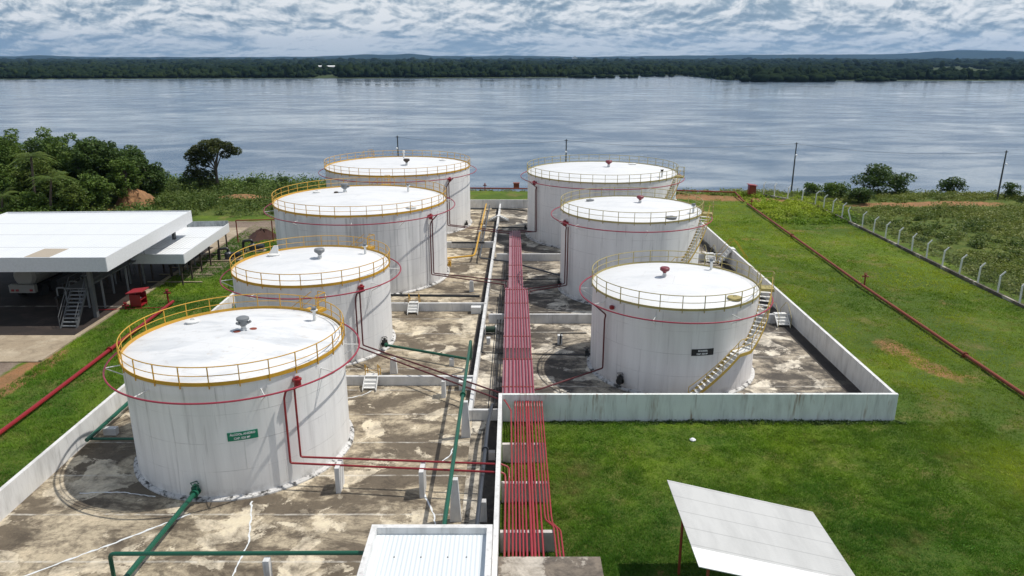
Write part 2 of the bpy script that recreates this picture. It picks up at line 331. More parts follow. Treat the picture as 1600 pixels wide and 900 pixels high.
def mk_ground():
    m, t, p, O = mat('ground'); P = worldpos(t)
    def at(n):
        a = N(t, 'ShaderNodeAttribute'); a.attribute_name = n; return a.outputs['Fac']
    n1 = noise(t, P, 0.13, 6, 0.62, 0.4); n2 = noise(t, P, 0.9, 6, 0.68); n3 = noise(t, P, 6.0, 5, 0.72)
    n4 = noise(t, mapping(t, P, loc=(70, 11, 0)), 0.35, 5, 0.65)
    g = mix(t, ramp(t, n1, [(0.36, (0,)), (0.62, (1,))]), (0.050, 0.120, 0.008), (0.165, 0.240, 0.016))
    n0 = noise(t, mapping(t, P, loc=(13, 5, 0)), 0.055, 4, 0.6)
    g = mix(t, ramp(t, n0, [(0.42, (0.75,)), (0.56, (0,))]), g, (0.038, 0.088, 0.012))
    g = mix(t, ramp(t, n2, [(0.40, (0,)), (0.70, (0.75,))]), g, (0.030, 0.066, 0.008))
    g = mix(t, ramp(t, n3, [(0.35, (0,)), (0.8, (0.8,))]), g, (0.13, 0.16, 0.03))
    g = mix(t, ramp(t, n4, [(0.53, (0,)), (0.70, (0.65,))]), g, (0.22, 0.17, 0.065))
    clay = mix(t, ramp(t, n2, [(0.35, (0,)), (0.65, (1,))]), (0.36, 0.175, 0.08), (0.20, 0.12, 0.052))
    clay = mix(t, ramp(t, n3, [(0.4, (0,)), (0.75, (0.6,))]), clay, (0.33, 0.19, 0.10))
    thr = math_(t, 'ADD', math_(t, 'MULTIPLY', n2, 0.75), math_(t, 'MULTIPLY', n3, 0.30))
    def mask(n, lo=0.12):
        d = math_(t, 'SUBTRACT', at(n), thr)
        return ramp(t, math_(t, 'ADD', d, 0.5), [(0.47, (0,)), (0.47 + lo + 0.10, (1,))])
    scrub = mix(t, ramp(t, n2, [(0.38, (0,)), (0.62, (1,))]), (0.060, 0.100, 0.016), (0.125, 0.150, 0.032))
    g = mix(t, mask('scrub'), g, scrub)
    g = mix(t, mask('clay'), g, clay)
    dirt = mix(t, ramp(t, n4, [(0.35, (0,)), (0.65, (1,))]), (0.27, 0.21, 0.16), (0.17, 0.125, 0.095))
    dirt = mix(t, ramp(t, n3, [(0.4, (0,)), (0.75, (0.5,))]), dirt, (0.32, 0.27, 0.22))
    g = mix(t, mask('dirt'), g, dirt)
    f1 = noise(t, P, 0.02, 6, 0.6)
    wood = mix(t, ramp(t, f1, [(0.4, (0,)), (0.65, (1,))]), (0.020, 0.036, 0.013), (0.060, 0.082, 0.024))
    g = mix(t, at('farland'), g, wood)
    L(t, g, p.inputs['Base Color']); p.inputs['Roughness'].default_value = 0.9
    p.inputs['Specular IOR Level'].default_value = 0.2
    bump(t, p, math_(t, 'ADD', n3, math_(t, 'MULTIPLY', n2, 2.0)), 0.9, 0.10)
    return m
M['ground'] = mk_ground()
def mk_water():
    m, t, p, O = mat('river_water'); P = worldpos(t)
    big = noise(t, mapping(t, P, scale=(0.0030, 0.0065, 1)), 1.0, 4, 0.6, 0.8)
    patch = noise(t, mapping(t, P, scale=(0.030, 0.055, 1), rot=(0, 0, 0.10)), 1.0, 5, 0.62, 0.6)
    w1 = noise(t, mapping(t, P, scale=(0.25, 0.75, 1)), 1.0, 5, 0.6, 0.3)
    w2 = noise(t, mapping(t, P, scale=(1.6, 3.6, 1)), 1.0, 3, 0.6)
    mixed = math_(t, 'ADD', math_(t, 'MULTIPLY', patch, 0.6), math_(t, 'MULTIPLY', big, 0.4))
    r = ramp(t, mixed, [(0.42, (0,)), (0.58, (1,))])
    c = mix(t, r, (0.205, 0.250, 0.295), (0.060, 0.110, 0.180))  # sky reflection put into the colour: pale where calm, deep blue where ruffled
    L(t, c, p.inputs['Base Color'])
    p.inputs['IOR'].default_value = 1.333
    ro = math_(t, 'ADD', 0.05, math_(t, 'MULTIPLY', r, 0.16)); L(t, ro, p.inputs['Roughness'])
    h = math_(t, 'ADD', math_(t, 'MULTIPLY', w1, 0.8), math_(t, 'MULTIPLY', w2, 0.12))
    b = t.nodes.new('ShaderNodeBump'); b.inputs['Distance'].default_value = 1.0
    L(t, math_(t, 'ADD', 0.020, math_(t, 'MULTIPLY', r, 0.26)), b.inputs['Strength']); L(t, h, b.inputs['Height']); L(t, b.outputs[0], p.inputs['Normal'])
    return m
M['water'] = mk_water()

# ------------------------------------------------------------------ mesh builder
class MB:
    def __init__(s): s.v = []; s.f = []
    def add(s, vs, fs):
        o = len(s.v); s.v += [tuple(x) for x in vs]; s.f += [tuple(i + o for i in f) for f in fs]; return s
    def box(s, x0, x1, y0, y1, z0, z1):
        return s.hexa([(x0, y0, z0), (x1, y0, z0), (x1, y1, z0), (x0, y1, z0), (x0, y0, z1), (x1, y0, z1), (x1, y1, z1), (x0, y1, z1)])
    def hexa(s, v): return s.add(v, [(3, 2, 1, 0), (4, 5, 6, 7), (0, 1, 5, 4), (1, 2, 6, 5), (2, 3, 7, 6), (3, 0, 4, 7)])
    def obox(s, c, sx, sy, sz, ang=0.0):
        """box centred on c in xy, base at c.z, turned by ang about z."""
        ca, sa = math.cos(ang), math.sin(ang); v = []
        for z in (0, sz):
            for a, b in ((-1, -1), (1, -1), (1, 1), (-1, 1)):
                x, y = a * sx / 2, b * sy / 2
                v.append((c[0] + x * ca - y * sa, c[1] + x * sa + y * ca, c[2] + z))
        return s.hexa(v)
    def wallseg(s, p, q, th, z0, z1):
        d = Vector((q[0] - p[0], q[1] - p[1])); n = Vector((-d.y, d.x)).normalized() * th / 2
        v = []
        for z in (z0, z1):
            for a, sg in ((p, -1), (q, -1), (q, 1), (p, 1)): v.append((a[0] + n.x * sg, a[1] + n.y * sg, z))
        return s.hexa(v)
    def tube(s, pts, r, n=8, closed=False, caps=True):
        pts = [Vector(p) for p in pts]; m = len(pts); base = len(s.v); rings = []
        rr = r if isinstance(r, (list, tuple)) else [r] * m
        for i, p in enumerate(pts):
            a = pts[i - 1] if (i > 0 or closed) else p; b = pts[(i + 1) % m] if (i < m - 1 or closed) else p
            d = (b - a).normalized()
            up = Vector((0, 0, 1)) if abs(d.z) < 0.9 else Vector((0, 1, 0))
            u = d.cross(up).normalized(); w = u.cross(d).normalized()
            if i and not closed and rings:
                pass
            k = 1.0
            if 0 < i < m - 1 or closed:
                d1 = (p - a).normalized(); d2 = (b - p).normalized(); cs = max(0.3, (1 + d1.dot(d2)) / 2) ** 0.5; k = 1.0 / max(cs, 0.6)
            rings.append([p + (u * math.cos(t) + w * math.sin(t)) * rr[i] * (k if k < 1.5 else 1.5) for t in [2 * math.pi * j / n for j in range(n)]])
        # align rings to limit twist
        for i in range(1, m):
            best = min(range(n), key=lambda o: (rings[i][o] - (rings[i - 1][0] + (pts[i] - pts[i - 1]))).length)
            rings[i] = rings[i][best:] + rings[i][:best]
            if (rings[i][1] - (rings[i - 1][1] + pts[i] - pts[i - 1])).length > (rings[i][-1] - (rings[i - 1][1] + pts[i] - pts[i - 1])).length:
                rings[i] = [rings[i][0]] + rings[i][:0:-1]
        for rg in rings: s.v += [tuple(x) for x in rg]
        for i in range(m if closed else m - 1):
            for j in range(n):
                a = base + i * n; b = base + ((i + 1) % m) * n
                s.f.append((a + j, a + (j + 1) % n, b + (j + 1) % n, b + j))
        if caps and not closed:
            s.f.append(tuple(base + j for j in range(n))[::-1]); s.f.append(tuple(base + (m - 1) * n + j for j in range(n)))
        return s
    def lathe(s, c, prof, n=24, cap=True, a0=0.0):
        base = len(s.v); m = len(prof)
        for r_, z in prof:
            for j in range(n):
                t = a0 + 2 * math.pi * j / n; s.v.append((c[0] + r_ * math.cos(t), c[1] + r_ * math.sin(t), c[2] + z))
        for i in range(m - 1):
            for j in range(n):
                a = base + i * n; b = a + n; s.f.append((a + j, a + (j + 1) % n, b + (j + 1) % n, b + j))
        if cap:
            s.f.append(tuple(base + j for j in range(n))[::-1]); s.f.append(tuple(base + (m - 1) * n + j for j in range(n)))
        return s
    def arc(s, c, r_, z, a0, a1, rad, n=8, step=4):
        k = max(2, int(abs(a1 - a0) / step)); 
        return s.tube([(c[0] + r_ * math.cos(R(a0 + (a1 - a0) * i / k)), c[1] + r_ * math.sin(R(a0 + (a1 - a0) * i / k)), z) for i in range(k + 1)], rad, n)
    def band(s, c, r0, r1, z0, z1, a0=0, a1=360, n=96):
        """rectangular section swept round c."""
        k = max(2, int(n * abs(a1 - a0) / 360)); full = abs(a1 - a0) >= 359.9; base = len(s.v); m = k if full else k + 1
        for i in range(m):
            t = R(a0 + (a1 - a0) * i / k)
            for r_, z in ((r0, z0), (r1, z0), (r1, z1), (r0, z1)): s.v.append((c[0] + r_ * math.cos(t), c[1] + r_ * math.sin(t), z))
        for i in range(k):
            a = base + i * 4; b = base + ((i + 1) % m) * 4
            for j in range(4): s.f.append((a + j, b + j, b + (j + 1) % 4, a + (j + 1) % 4))
        if not full: s.f += [(base, base + 3, base + 2, base + 1), tuple(base + (m - 1) * 4 + j for j in range(4))]
        return s
    def build(s, name, m, parent=None, smooth=False, org=None):
        o_ = Vector(org) if org else (root_loc(parent) if parent else Vector((0, 0, 0)))
        me = bpy.data.meshes.new(name)
        me.from_pydata([tuple(Vector(v) - o_) for v in s.v], [], s.f); me.update()
        import bmesh
        b = bmesh.new(); b.from_mesh(me); bmesh.ops.recalc_face_normals(b, faces=b.faces); b.to_mesh(me); b.free()
        if smooth: smooth_me(me)
        me.materials.append(m); ob = bpy.data.objects.new(name, me); COL.objects.link(ob)
        if parent: ob.parent = parent
        elif org: ob.location = o_
        return ob
def smooth_me(me, deg=40):
    me.polygons.foreach_set('use_smooth', [True] * len(me.polygons))
    try: me.set_sharp_from_angle(angle=R(deg))
    except Exception: pass
def root_loc(o):
    while o.parent: o = o.parent
    return Vector(o.location)
def thing(name, loc, label, cat, group=None):
    o = bpy.data.objects.new(name, None); COL.objects.link(o); o.location = loc
    o.empty_display_size = 0.3; return tag(o, label, cat, group)
def tag(o, label, cat, group=None):
    o['label'] = label; o['category'] = cat
    if group: o['group'] = group
    return o
def kind(o, k): o['kind'] = k; return o
def copy_part(src, parent, loc=None, rz=0.0):
    c = src.copy(); COL.objects.link(c); c.parent = parent
    if loc is not None: c.location = Vector(loc)
    c.rotation_euler = (0, 0, rz); return c
def np_mesh(name, verts, faces_flat, counts, m):
    """fast mesh from numpy arrays; counts = corners per face (int)"""
    me = bpy.data.meshes.new(name); nf = len(faces_flat) // counts
    me.vertices.add(len(verts)); me.vertices.foreach_set('co', np.asarray(verts, np.float32).ravel())
    me.loops.add(len(faces_flat)); me.loops.foreach_set('vertex_index', np.asarray(faces_flat, np.int32))
    me.polygons.add(nf); me.polygons.foreach_set('loop_start', np.arange(0, nf * counts, counts, dtype=np.int32))
    me.polygons.foreach_set('loop_total', np.full(nf, counts, np.int32)); me.update(); me.validate()
    me.materials.append(m); return me
def link(name, me, parent=None, loc=None):
    o = bpy.data.objects.new(name, me); COL.objects.link(o)
    if parent: o.parent = parent
    if loc is not None: o.location = loc
    return o

# ------------------------------------------------------------------ ground, river, far bank
def sm(a, b, x): t = np.clip((x - a) / (b - a), 0, 1); return t * t * (3 - 2 * t)
def vnoise(x, y, s, seed=0):
    """cheap smooth value noise"""
    x = np.asarray(x, float) / s + 1000.5 + seed * 17.3; y = np.asarray(y, float) / s + 1000.5 + seed * 5.1
    xi, yi = np.floor(x).astype(int), np.floor(y).astype(int); fx, fy = x - xi, y - yi
    fx = fx * fx * (3 - 2 * fx); fy = fy * fy * (3 - 2 * fy)
    def h(i, j): n = (i * 374761393 + j * 668265263 + seed * 974711) & 0x7fffffff; n = ((n ^ (n >> 13)) * 1274126177) & 0x7fffffff; return (n & 0xffff) / 65535.0
    return (h(xi, yi) * (1 - fx) + h(xi + 1, yi) * fx) * (1 - fy) + (h(xi, yi + 1) * (1 - fx) + h(xi + 1, yi + 1) * fx) * fy
SHX = [-9000, -1500, -758, -489, -100, 83, 190, 305, 322, 715, 1400, 9000]
SHY = [1150, 1110, 1150, 1185, 1222, 1262, 1420, 1440, 1088, 1082, 1060, 1000]
WATER = -10.0
def height(x, y):
    x = np.asarray(x, float); y = np.asarray(y, float)
    er = 117 + 3 * (vnoise(x, y * 0, 9, 3) - 0.5) - 5 * sm(30, 75, x)
    zr = -15 * sm(0, 34, y - er) - 0.9 * sm(-1.5, 2.5, y - er)
    zl = -1.2 * sm(104, 118, y) - 13.5 * sm(112, 215, y)
    wl = sm(-22, -38, x) if False else 1 - sm(-40, -24, x)
    z = zr * (1 - wl) + zl * wl
    out = np.maximum.reduce([sm(0.5, 3, -23.6 - x), sm(0.5, 3, x - 22.4), sm(0.5, 3, y - 103.2), sm(0.5, 3, 38.6 - y) * (x > -0.4)])
    z = z + (0.16 * (vnoise(x, y, 7, 1) - 0.5) + 0.07 * (vnoise(x, y, 2.2, 2) - 0.5)) * out * (y < 130)
    z = z - 0.05 * (1 - out)
    z = z + 0.9 * sm(44, 52, x) * (y < 118) * (vnoise(x, y, 9, 5) - 0.35) * 0.8
    # orange clay heap on the left
    z = z + 1.0 * np.exp(-(((x + 41) / 5) ** 2 + ((y - 112) / 3) ** 2))
    # sunken loading yard
    z = z - 0.06 * ((x < -32.4) & (y > 20) & (y < 96))
    sh = np.interp(x, SHX, SHY)
    far = -16 + 6.4 * sm(-90, 6, y - sh) + 1.6 * sm(0, 400, y - sh) + 9 * sm(800, 5000, y - sh) * (0.4 + 0.6 * vnoise(x, y, 900, 4))
    return np.where(y > 600, far, z)
def make_ground():
    xs = np.concatenate([-np.geomspace(30000, 145, 60), np.arange(-140, 141, 1.0), np.geomspace(145, 30000, 60)])
    ys = np.concatenate([[-60, -20, 5], np.arange(12, 206, 1.0), np.geomspace(210, 950, 16)[:-1], np.arange(950, 1600, 14.0), np.geomspace(1620, 36000, 50)])
    X, Y = np.meshgrid(xs, ys); Z = height(X, Y)
    nx, ny = len(xs), len(ys)
    V = np.stack([X.ravel(), Y.ravel(), Z.ravel()], 1)
    i = np.arange(nx * (ny - 1)).reshape(ny - 1, nx)[:, :-1].ravel()
    F = np.stack([i, i + 1, i + nx + 1, i + nx], 1).ravel()
    me = np_mesh('ground', V, F, 4, M['ground'])
    smooth_me(me, 60)
    x, y = V[:, 0], V[:, 1]
    def blob(cx, cy, rx, ry, s=1.0): return s * np.exp(-(((x - cx) / rx) ** 2 + ((y - cy) / ry) ** 2))
    clay = (blob(-54.2, 102.5, 3.2, 2.5, 1.0) + blob(-40, 110.8, 6, 1.8, 1.15) + blob(-47, 108, 3, 1.2, .6) + blob(26, 112.5, 5, 2.2, 1.1) + blob(32, 110, 7, 2.4, 1.15)
            + blob(40, 108, 5, 1.5, 0.9) + blob(53, 104.3, 7, 1.8, 1.15) + blob(64, 104.3, 8, 2.0, 1.1) + blob(27.5, 50, 1.6, 3.2, 1.0) + blob(28.3, 46.5, 1.0, 1.6, 0.9)
            + blob(29.5, 44.5, 1.3, 1.4, 0.8) + blob(25.5, 61, 1.6, 1.6, .62) + blob(35, 74, 2.2, 1.5, .75) + blob(38.5, 74.5, 1.6, 1.2, .7) + blob(31, 79, 2, 2, .6)
            + blob(-32.2, 46.5, 1.1, 3.6, 1.5) + blob(-32.9, 42.0, 1.3, 3.5, 1.6) + blob(6.2, 25.2, .9, 1.2, 0.85) + blob(22.5, 30.5, .7, .5, .6) + blob(15.4, 26.8, 1.0, .6, .6) + blob(-2, 119, 30, 1.5, 0.75))
    clay = clay + blob(37, 60.5, 2.2, 1.4, .75) + blob(34, 88, 3, 1.6, .75) + blob(27.5, 84, 2.4, 1.8, .7) + blob(39, 49, 1.8, 1.5, .75) + blob(25.5, 42, 1.0, 1.2, .7) + blob(27, 68, 3, 2, .6) + blob(42, 55, 4, 3, .3)
    dirt = np.zeros_like(x)
    dirt = np.maximum(dirt, 1.1 * sm(-29.0, -31.5, x) if False else 1.1 * (1 - sm(-29.5, -27.5, x)) * sm(-62, -56, x) * sm(64, 72, y) * (1 - sm(92, 96, y)))
    dirt = np.maximum(dirt, 1.1 * (1 - sm(-34.4, -33.4, x)) * sm(-90, -80, x) * sm(20, 26, y) * (1 - sm(88, 94, y)))
    scr = np.maximum(sm(44.0, 45.2, x) * (y < 135), np.maximum((1 - sm(-30, -25, x)) * sm(95, 99, y), sm(118.5, 121, y)))
    scr = np.maximum(scr, 0.9 * sm(33, 43.5, x) * sm(92, 102, y))
    farland = (y > 600).astype(float)
    for n, a in (('clay', clay * 0.9), ('dirt', dirt), ('scrub', scr * 0.95), ('farland', farland)):
        at = me.attributes.new(n, 'FLOAT', 'POINT'); at.data.foreach_set('value', a.astype(np.float32))
    kind(link('ground', me), 'structure')
make_ground()
wm = MB(); wm.add([(-30000, 100, WATER), (30000, 100, WATER), (30000, 9000, WATER), (-30000, 9000, WATER)], [(0, 1, 2, 3)])
kind(wm.build('water', M['water']), 'structure')

def mk_far_mats():
    m, t, p, O = mat('hill_forest'); P = worldpos(t)
    c = mix(t, ramp(t, noise(t, P, 0.0016, 6, 0.6), [(0.4, (0,)), (0.6, (1,))]), (0.012, 0.024, 0.014), (0.022, 0.036, 0.018))
    L(t, c, p.inputs['Base Color']); p.inputs['Roughness'].default_value = 1.0; p.inputs['Specular IOR Level'].default_value = 0.0
    return m
M['hill'] = mk_far_mats()
def hills():
    px = [-900, -300, 0, 105, 125, 185, 400, 500, 560, 590, 625, 655, 690, 740, 800, 900, 1000, 1100, 1200, 1350, 1390, 1430, 1500, 1560, 1600, 1800, 2400]
    row = [88, 89.5, 89.5, 89, 87.3, 89.8, 90, 89.5, 88, 86.5, 87.3, 85.2, 88.5, 89, 88, 90, 88.5, 87.5, 86.5, 86, 83, 80.7, 81.3, 83.4, 82.5, 84, 88]
    D = 14000.0; n = 420
    xs = np.linspace(-1000, 2500, n); hz = 20 + (91.6 - np.interp(xs, px, row)) * 12.5 + 9 * (vnoise(xs, xs * 0, 18, 8) - 0.5) + 5 * (vnoise(xs, xs * 0, 5, 9) - 0.5)
    X = (xs - 800) / 1163 * D * 1.045
    prof = [(-1600, -0.02), (-1100, 0.30), (-650, 0.62), (-250, 0.90), (0, 1.0), (400, 0.8), (1200, 0.2), (1800, -0.02)]
    V = []
    for dy, k in prof:
        wob = 1 + 0.18 * (vnoise(X, X * 0 + dy, 900, 6) - 0.5) * (0 < k < 1)
        V.append(np.stack([X, np.full(n, D + dy) + 300 * (vnoise(X, X * 0 + dy, 1500, 2) - .5), -2 + (hz + 2) * k * wob], 1))
    V = np.concatenate(V); m = len(prof)
    i = np.arange(n * (m - 1)).reshape(m - 1, n)[:, :-1].ravel()
    F = np.stack([i, i + 1, i + n + 1, i + n], 1).ravel()
    me = np_mesh('hills', V, F, 4, M['hill']); smooth_me(me, 80)
    kind(link('hills', me), 'structure')
hills()

def ico():
    import bmesh
    b = bmesh.new(); bmesh.ops.create_icosphere(b, subdivisions=2, radius=1.0)
    V = np.array([v.co[:] for v in b.verts]); F = np.array([[v.index for v in f.verts] for f in b.faces]); b.free(); return V, F
IV, IF = ico()
def blobs(name, C, S, m, seed=3):
    """many ragged crowns in one mesh: C centres (n,3), S radii (n,3)"""
    rng = np.random.default_rng(seed); n = len(C)
    d = 1 + 0.42 * (rng.random((n, len(IV), 1)) - 0.5)
    a = rng.random(n) * 6.28; ca, sa = np.cos(a), np.sin(a)
    V = IV[None] * d; vx = V[..., 0] * ca[:, None] - V[..., 1] * sa[:, None]; vy = V[..., 0] * sa[:, None] + V[..., 1] * ca[:, None]
    V = np.stack([vx, vy, V[..., 2]], -1) * S[:, None] + C[:, None]
    F = (IF[None] + (np.arange(n) * len(IV))[:, None, None]).reshape(-1)
    return np_mesh(name, V.reshape(-1, 3), F, 3, m)
def far_wood():
    C, S = [], []; rng = np.random.default_rng(11)
    row, k = 20.0, 0
    while row < 9500:
        # spacing of crowns in this row
        u = np.arange(-220, 1820, 5.2); u = u + rng.normal(0, 2.4, len(u))
        # distance of the row follows the bank
        Y0 = 1150 + row; x = (u - 800) / 1163 * Y0 * 1.04
        for _ in range(3): y = np.interp(x, SHX, SHY) + row; x = (u - 800) / 1163 * y * 1.04
        y = y + rng.normal(0, 5 + row * 0.02, len(u))
        keep = vnoise(x, y, 160 + row * 0.12, 21) > (0.27 if row < 900 else 0.14)
        lowbank = vnoise(x, y * 0, 240, 33)
        h = rng.uniform(4.5, 8.5, len(u)) * (0.55 + 0.9 * lowbank if row < 160 else 1.0)
        h = h * (1 + 0.7 * (rng.random(len(u)) > 0.90)) * (0.55 + 1.0 * vnoise(x, y, 420, 44)) * (1 + min(row, 4000) / 9000)
        w = y / 1163 * rng.uniform(4.4, 9.5, len(u)) * 0.62
        z = height(x, y)
        C.append(np.stack([x, y, z + h * 0.5], 1)[keep]); S.append(np.stack([w, w * rng.uniform(0.8, 1.6, len(u)), h * 0.5], 1)[keep])
        k += 1; row = row + 11 + row * 0.055
    # mangrove clumps standing in the shallows
    for u0, u1, rw, hh in ((-40, 66, 108, 9), (120, 138, 118, 4), (156, 192, 119, 6), (225, 240, 119.5, 3), (262, 284, 119.5, 3), (1135, 1260, 125.5, 9), (1300, 1352, 125, 6), (985, 1035, 118, 5), (885, 980, 120, 5)):
        m_ = int((u1 - u0) / 4) + 1; u = rng.uniform(u0, u1, m_)
        y = 28 / math.tan(R(17.16) - math.atan((450 - rw) / 1163)); y = np.full(m_, y) + rng.uniform(-8, 22, m_)
        x = (u - 800) / 1163 * y * 1.04; h = rng.uniform(0.6, 1.1, m_) * hh
        C.append(np.stack([x, y, WATER + h * 0.5], 1)); S.append(np.stack([h * .8 + 2, h * .8 + 2, h * 0.62], 1))
    C = np.concatenate(C); S = np.concatenate(S)
    o = link('far_woodland', blobs('far_woodland', C, S, M['far'])); kind(o, 'stuff')
    tag(o, 'dark green woodland along the far bank of the river', 'woodland')
far_wood()
fb = thing('far_shed', (-410, 1700, -8), 'long low white shed in the woodland across the river', 'shed')
MB().box(-436, -384, 1692, 1704, -8, 2.6).build('wall', M['support'], fb)
MB().hexa([(-438, 1690, 2.6), (-382, 1690, 2.6), (-382, 1706, 2.6), (-438, 1706, 2.6), (-438, 1698, 4.6), (-382, 1698, 4.6), (-382, 1698.5, 4.6), (-438, 1698.5, 4.6)]).build('roof', M['sheet_new'], fb)
fb = thing('far_building', (495, 6200, 8), 'small white building on the skyline across the river', 'building')
MB().box(478, 520, 6190, 6210, 0, 26).build('wall', M['fascia_white'], fb)
MB().box(492, 506, 6188, 6212, 26, 36).build('roof', M['sheet_new'], fb)

# air: one closed box round the place
hm = MB().box(-19000, 19000, -400, 17500, -20, 420)
hz_o = kind(hm.build('haze', M['dark']), 'stuff')
m = bpy.data.materials.new('haze'); m.use_nodes = True; t = m.node_tree; t.nodes.clear()
vo = N(t, 'ShaderNodeOutputMaterial'); pv = N(t, 'ShaderNodeVolumePrincipled')
pv.inputs['Density'].default_value = 0.000034; pv.inputs['Color'].default_value = (0.34, 0.58, 0.95, 1); pv.inputs['Anisotropy'].default_value = 0.2
L(t, pv.outputs[0], vo.inputs['Volume']); hz_o.data.materials.clear(); hz_o.data.materials.append(m)

# ------------------------------------------------------------------ yard floors, walls
kind(MB().box(-23.2, -2.3, 23.0, 102.6, -0.3, 0.004).build('yard_floor', M['floor_l'], org=(-12, 60, 0)), 'structure')
kind(MB().box(-2.3, 22.1, 38.85, 102.6, -0.3, 0.006).build('yard_floor', M['floor_r'], org=(10, 60, 0)), 'structure')
kind(MB().box(-2.3, -0.65, 23.0, 38.85, -0.3, 0.006).build('yard_floor', M['floor_r'], org=(-1.5, 30, 0)), 'structure')
kind(MB().box(-75, -32.6, 47.5, 90, -0.3, 0.03).build('pavement', M['pave'], org=(-50, 60, 0)), 'structure')
kind(MB().box(-75, -33.0, 52.6, 80, 0.031, 0.045).build('bay_floor', M['oily_shade'], org=(-50, 66, 0)), 'structure')  # stained floor also carrying the canopy's shadow in its colour, to the shadow's edge
kb = MB()
kb.wallseg((-32.5, 47.5), (-32.6, 58.5), 0.22, -0.2, 0.13).wallseg((-32.6, 58.5), (-32.3, 66), 0.22, -0.2, 0.13)
kind(kb.build('kerb', M['pave'], org=(-32.5, 55, 0)), 'structure')
def wall(p, q, h, label, m='wall', th=0.2, z0=-0.3, group=None):
    o = MB().wallseg(p, q, th, z0, h).build('containment_wall', M[m], org=((p[0] + q[0]) / 2, (p[1] + q[1]) / 2, 0))
    tag(o, label, 'wall', group); return o
wall((-0.55, 38.9), (22.1, 38.95), 1.64, 'pale green rust-streaked wall at the near end of the right-hand tank yard', 'wall_front')
wall((22.0, 39.05), (22.35, 102.6), 1.60, 'long white wall along the grass side of the right-hand tank yard')
wall((-0.66, 21.0), (-0.66, 39.0), 1.65, 'white wall between the black pipe and the outdoor red pipe rack')
wall((-23.2, 23.0), (-23.2, 102.5), 1.32, 'long white wall along the left side of the tank yard')
wall((-23.3, 102.6), (22.45, 102.65), 1.17, 'white wall closing the far end of the tank yard', 'wall_low')
wall((-23.1, 22.9), (-5.5, 22.9), 1.25, 'white wall closing the near left end of the tank yard')
wall((-2.42, 38.8), (-1.62, 102.5), 0.66, 'long narrow white kerb wall dividing the tank yard lengthwise', 'wall_low', 0.22)
wall((-2.3, 38.92), (-0.76, 38.92), 0.66, 'short low white wall at the near end of the pipe channel', 'wall_low')
for y, h, lb in ((43.75, 0.62, 'low white wall between the front left tank and the one behind it'),
                 (58.35, 0.70, 'low white wall between the second and third left tanks'),
                 (79.9, 0.66, 'low white wall in front of the farthest left tank')):
    wall((-23.1, y), (-2.36 + (y - 38.8) * 0.0126, y), h, lb, 'wall_low', 0.22)
for y, h, lb in ((55.4, 0.75, 'low white wall behind the front right tank'),
                 (74.3, 0.75, 'low white wall in front of the farthest right tank')):
    wall((-2.05 + (y - 38.8) * 0.0126, y), (22.0, y), h, lb, 'wall_low', 0.22)
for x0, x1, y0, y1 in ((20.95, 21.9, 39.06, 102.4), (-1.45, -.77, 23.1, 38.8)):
    kind(MB().box(x0, x1, y0, y1, -.05, 0.012).build('drain_shade_strip', M['gutter_shade'], org=((x0 + x1) / 2, (y0 + y1) / 2, 0)), 'structure')  # mouldy strips where the walls cast shadow, that shade darkened into the colour
kind(MB().hexa([(-2.92, 43.9, -.05), (-2.55, 43.9, -.05), (-1.78, 102.4, -.05), (-2.15, 102.4, -.05), (-2.92, 43.9, .010), (-2.55, 43.9, .010), (-1.78, 102.4, .010), (-2.15, 102.4, .010)]).build('drain_shade_strip', M['gutter_shade'], org=(-2.4, 70, 0)), 'structure')
# white sealed cracks wandering over the left yard
def crack(pts, w, seed):
    rng = random.Random(seed); P = []
    for i in range(len(pts) - 1):
        a, b = pts[i], pts[i + 1]; n = max(2, int(math.dist(a, b) / 0.18))
        for k in range(n): s = k / n; P.append((a[0] + (b[0] - a[0]) * s + rng.uniform(-.035, .035), a[1] + (b[1] - a[1]) * s + rng.uniform(-.035, .035)))
    P.append(pts[-1]); v, f = [], []
    for i, p in enumerate(P):
        q = P[min(i + 1, len(P) - 1)]; o = P[max(i - 1, 0)]; d = Vector((q[0] - o[0], q[1] - o[1])).normalized(); ww = w * rng.uniform(.45, 1.15) / 2
        v += [(p[0] - d.y * ww, p[1] + d.x * ww, 0.009), (p[0] + d.y * ww, p[1] - d.x * ww, 0.009)]
        if i: f.append((2 * i - 2, 2 * i - 1, 2 * i + 1, 2 * i))
    return MB().add(v, f)
for i, (pts, w) in enumerate((([(-14.8, 29.6), (-17.1, 27.5), (-19.7, 25.3), (-20.6, 24.8), (-22.9, 25.2)], 0.13), ([(-20.6, 24.8), (-20.4, 23.3)], 0.08),
                              ([(-12.3, 30.6), (-11.8, 29.0), (-11.4, 27.6), (-11.3, 25.2), (-11.2, 23.2)], 0.09), ([(-17.0, 31.0), (-18.9, 31.4), (-20.8, 31.3)], 0.07),
                              ([(-8.6, 43.2), (-9.3, 42.2), (-10.4, 41.6)], 0.09), ([(-3.1, 35.9), (-3.3, 34.8), (-3.7, 34.1)], 0.10), ([(-4.2, 31.2), (-3.6, 29.6), (-3.3, 28.0)], 0.09))):
    kind(crack(pts, w, i).build('painted_crack_seal', M['letter'], org=(pts[0][0], pts[0][1], 0)), 'structure')

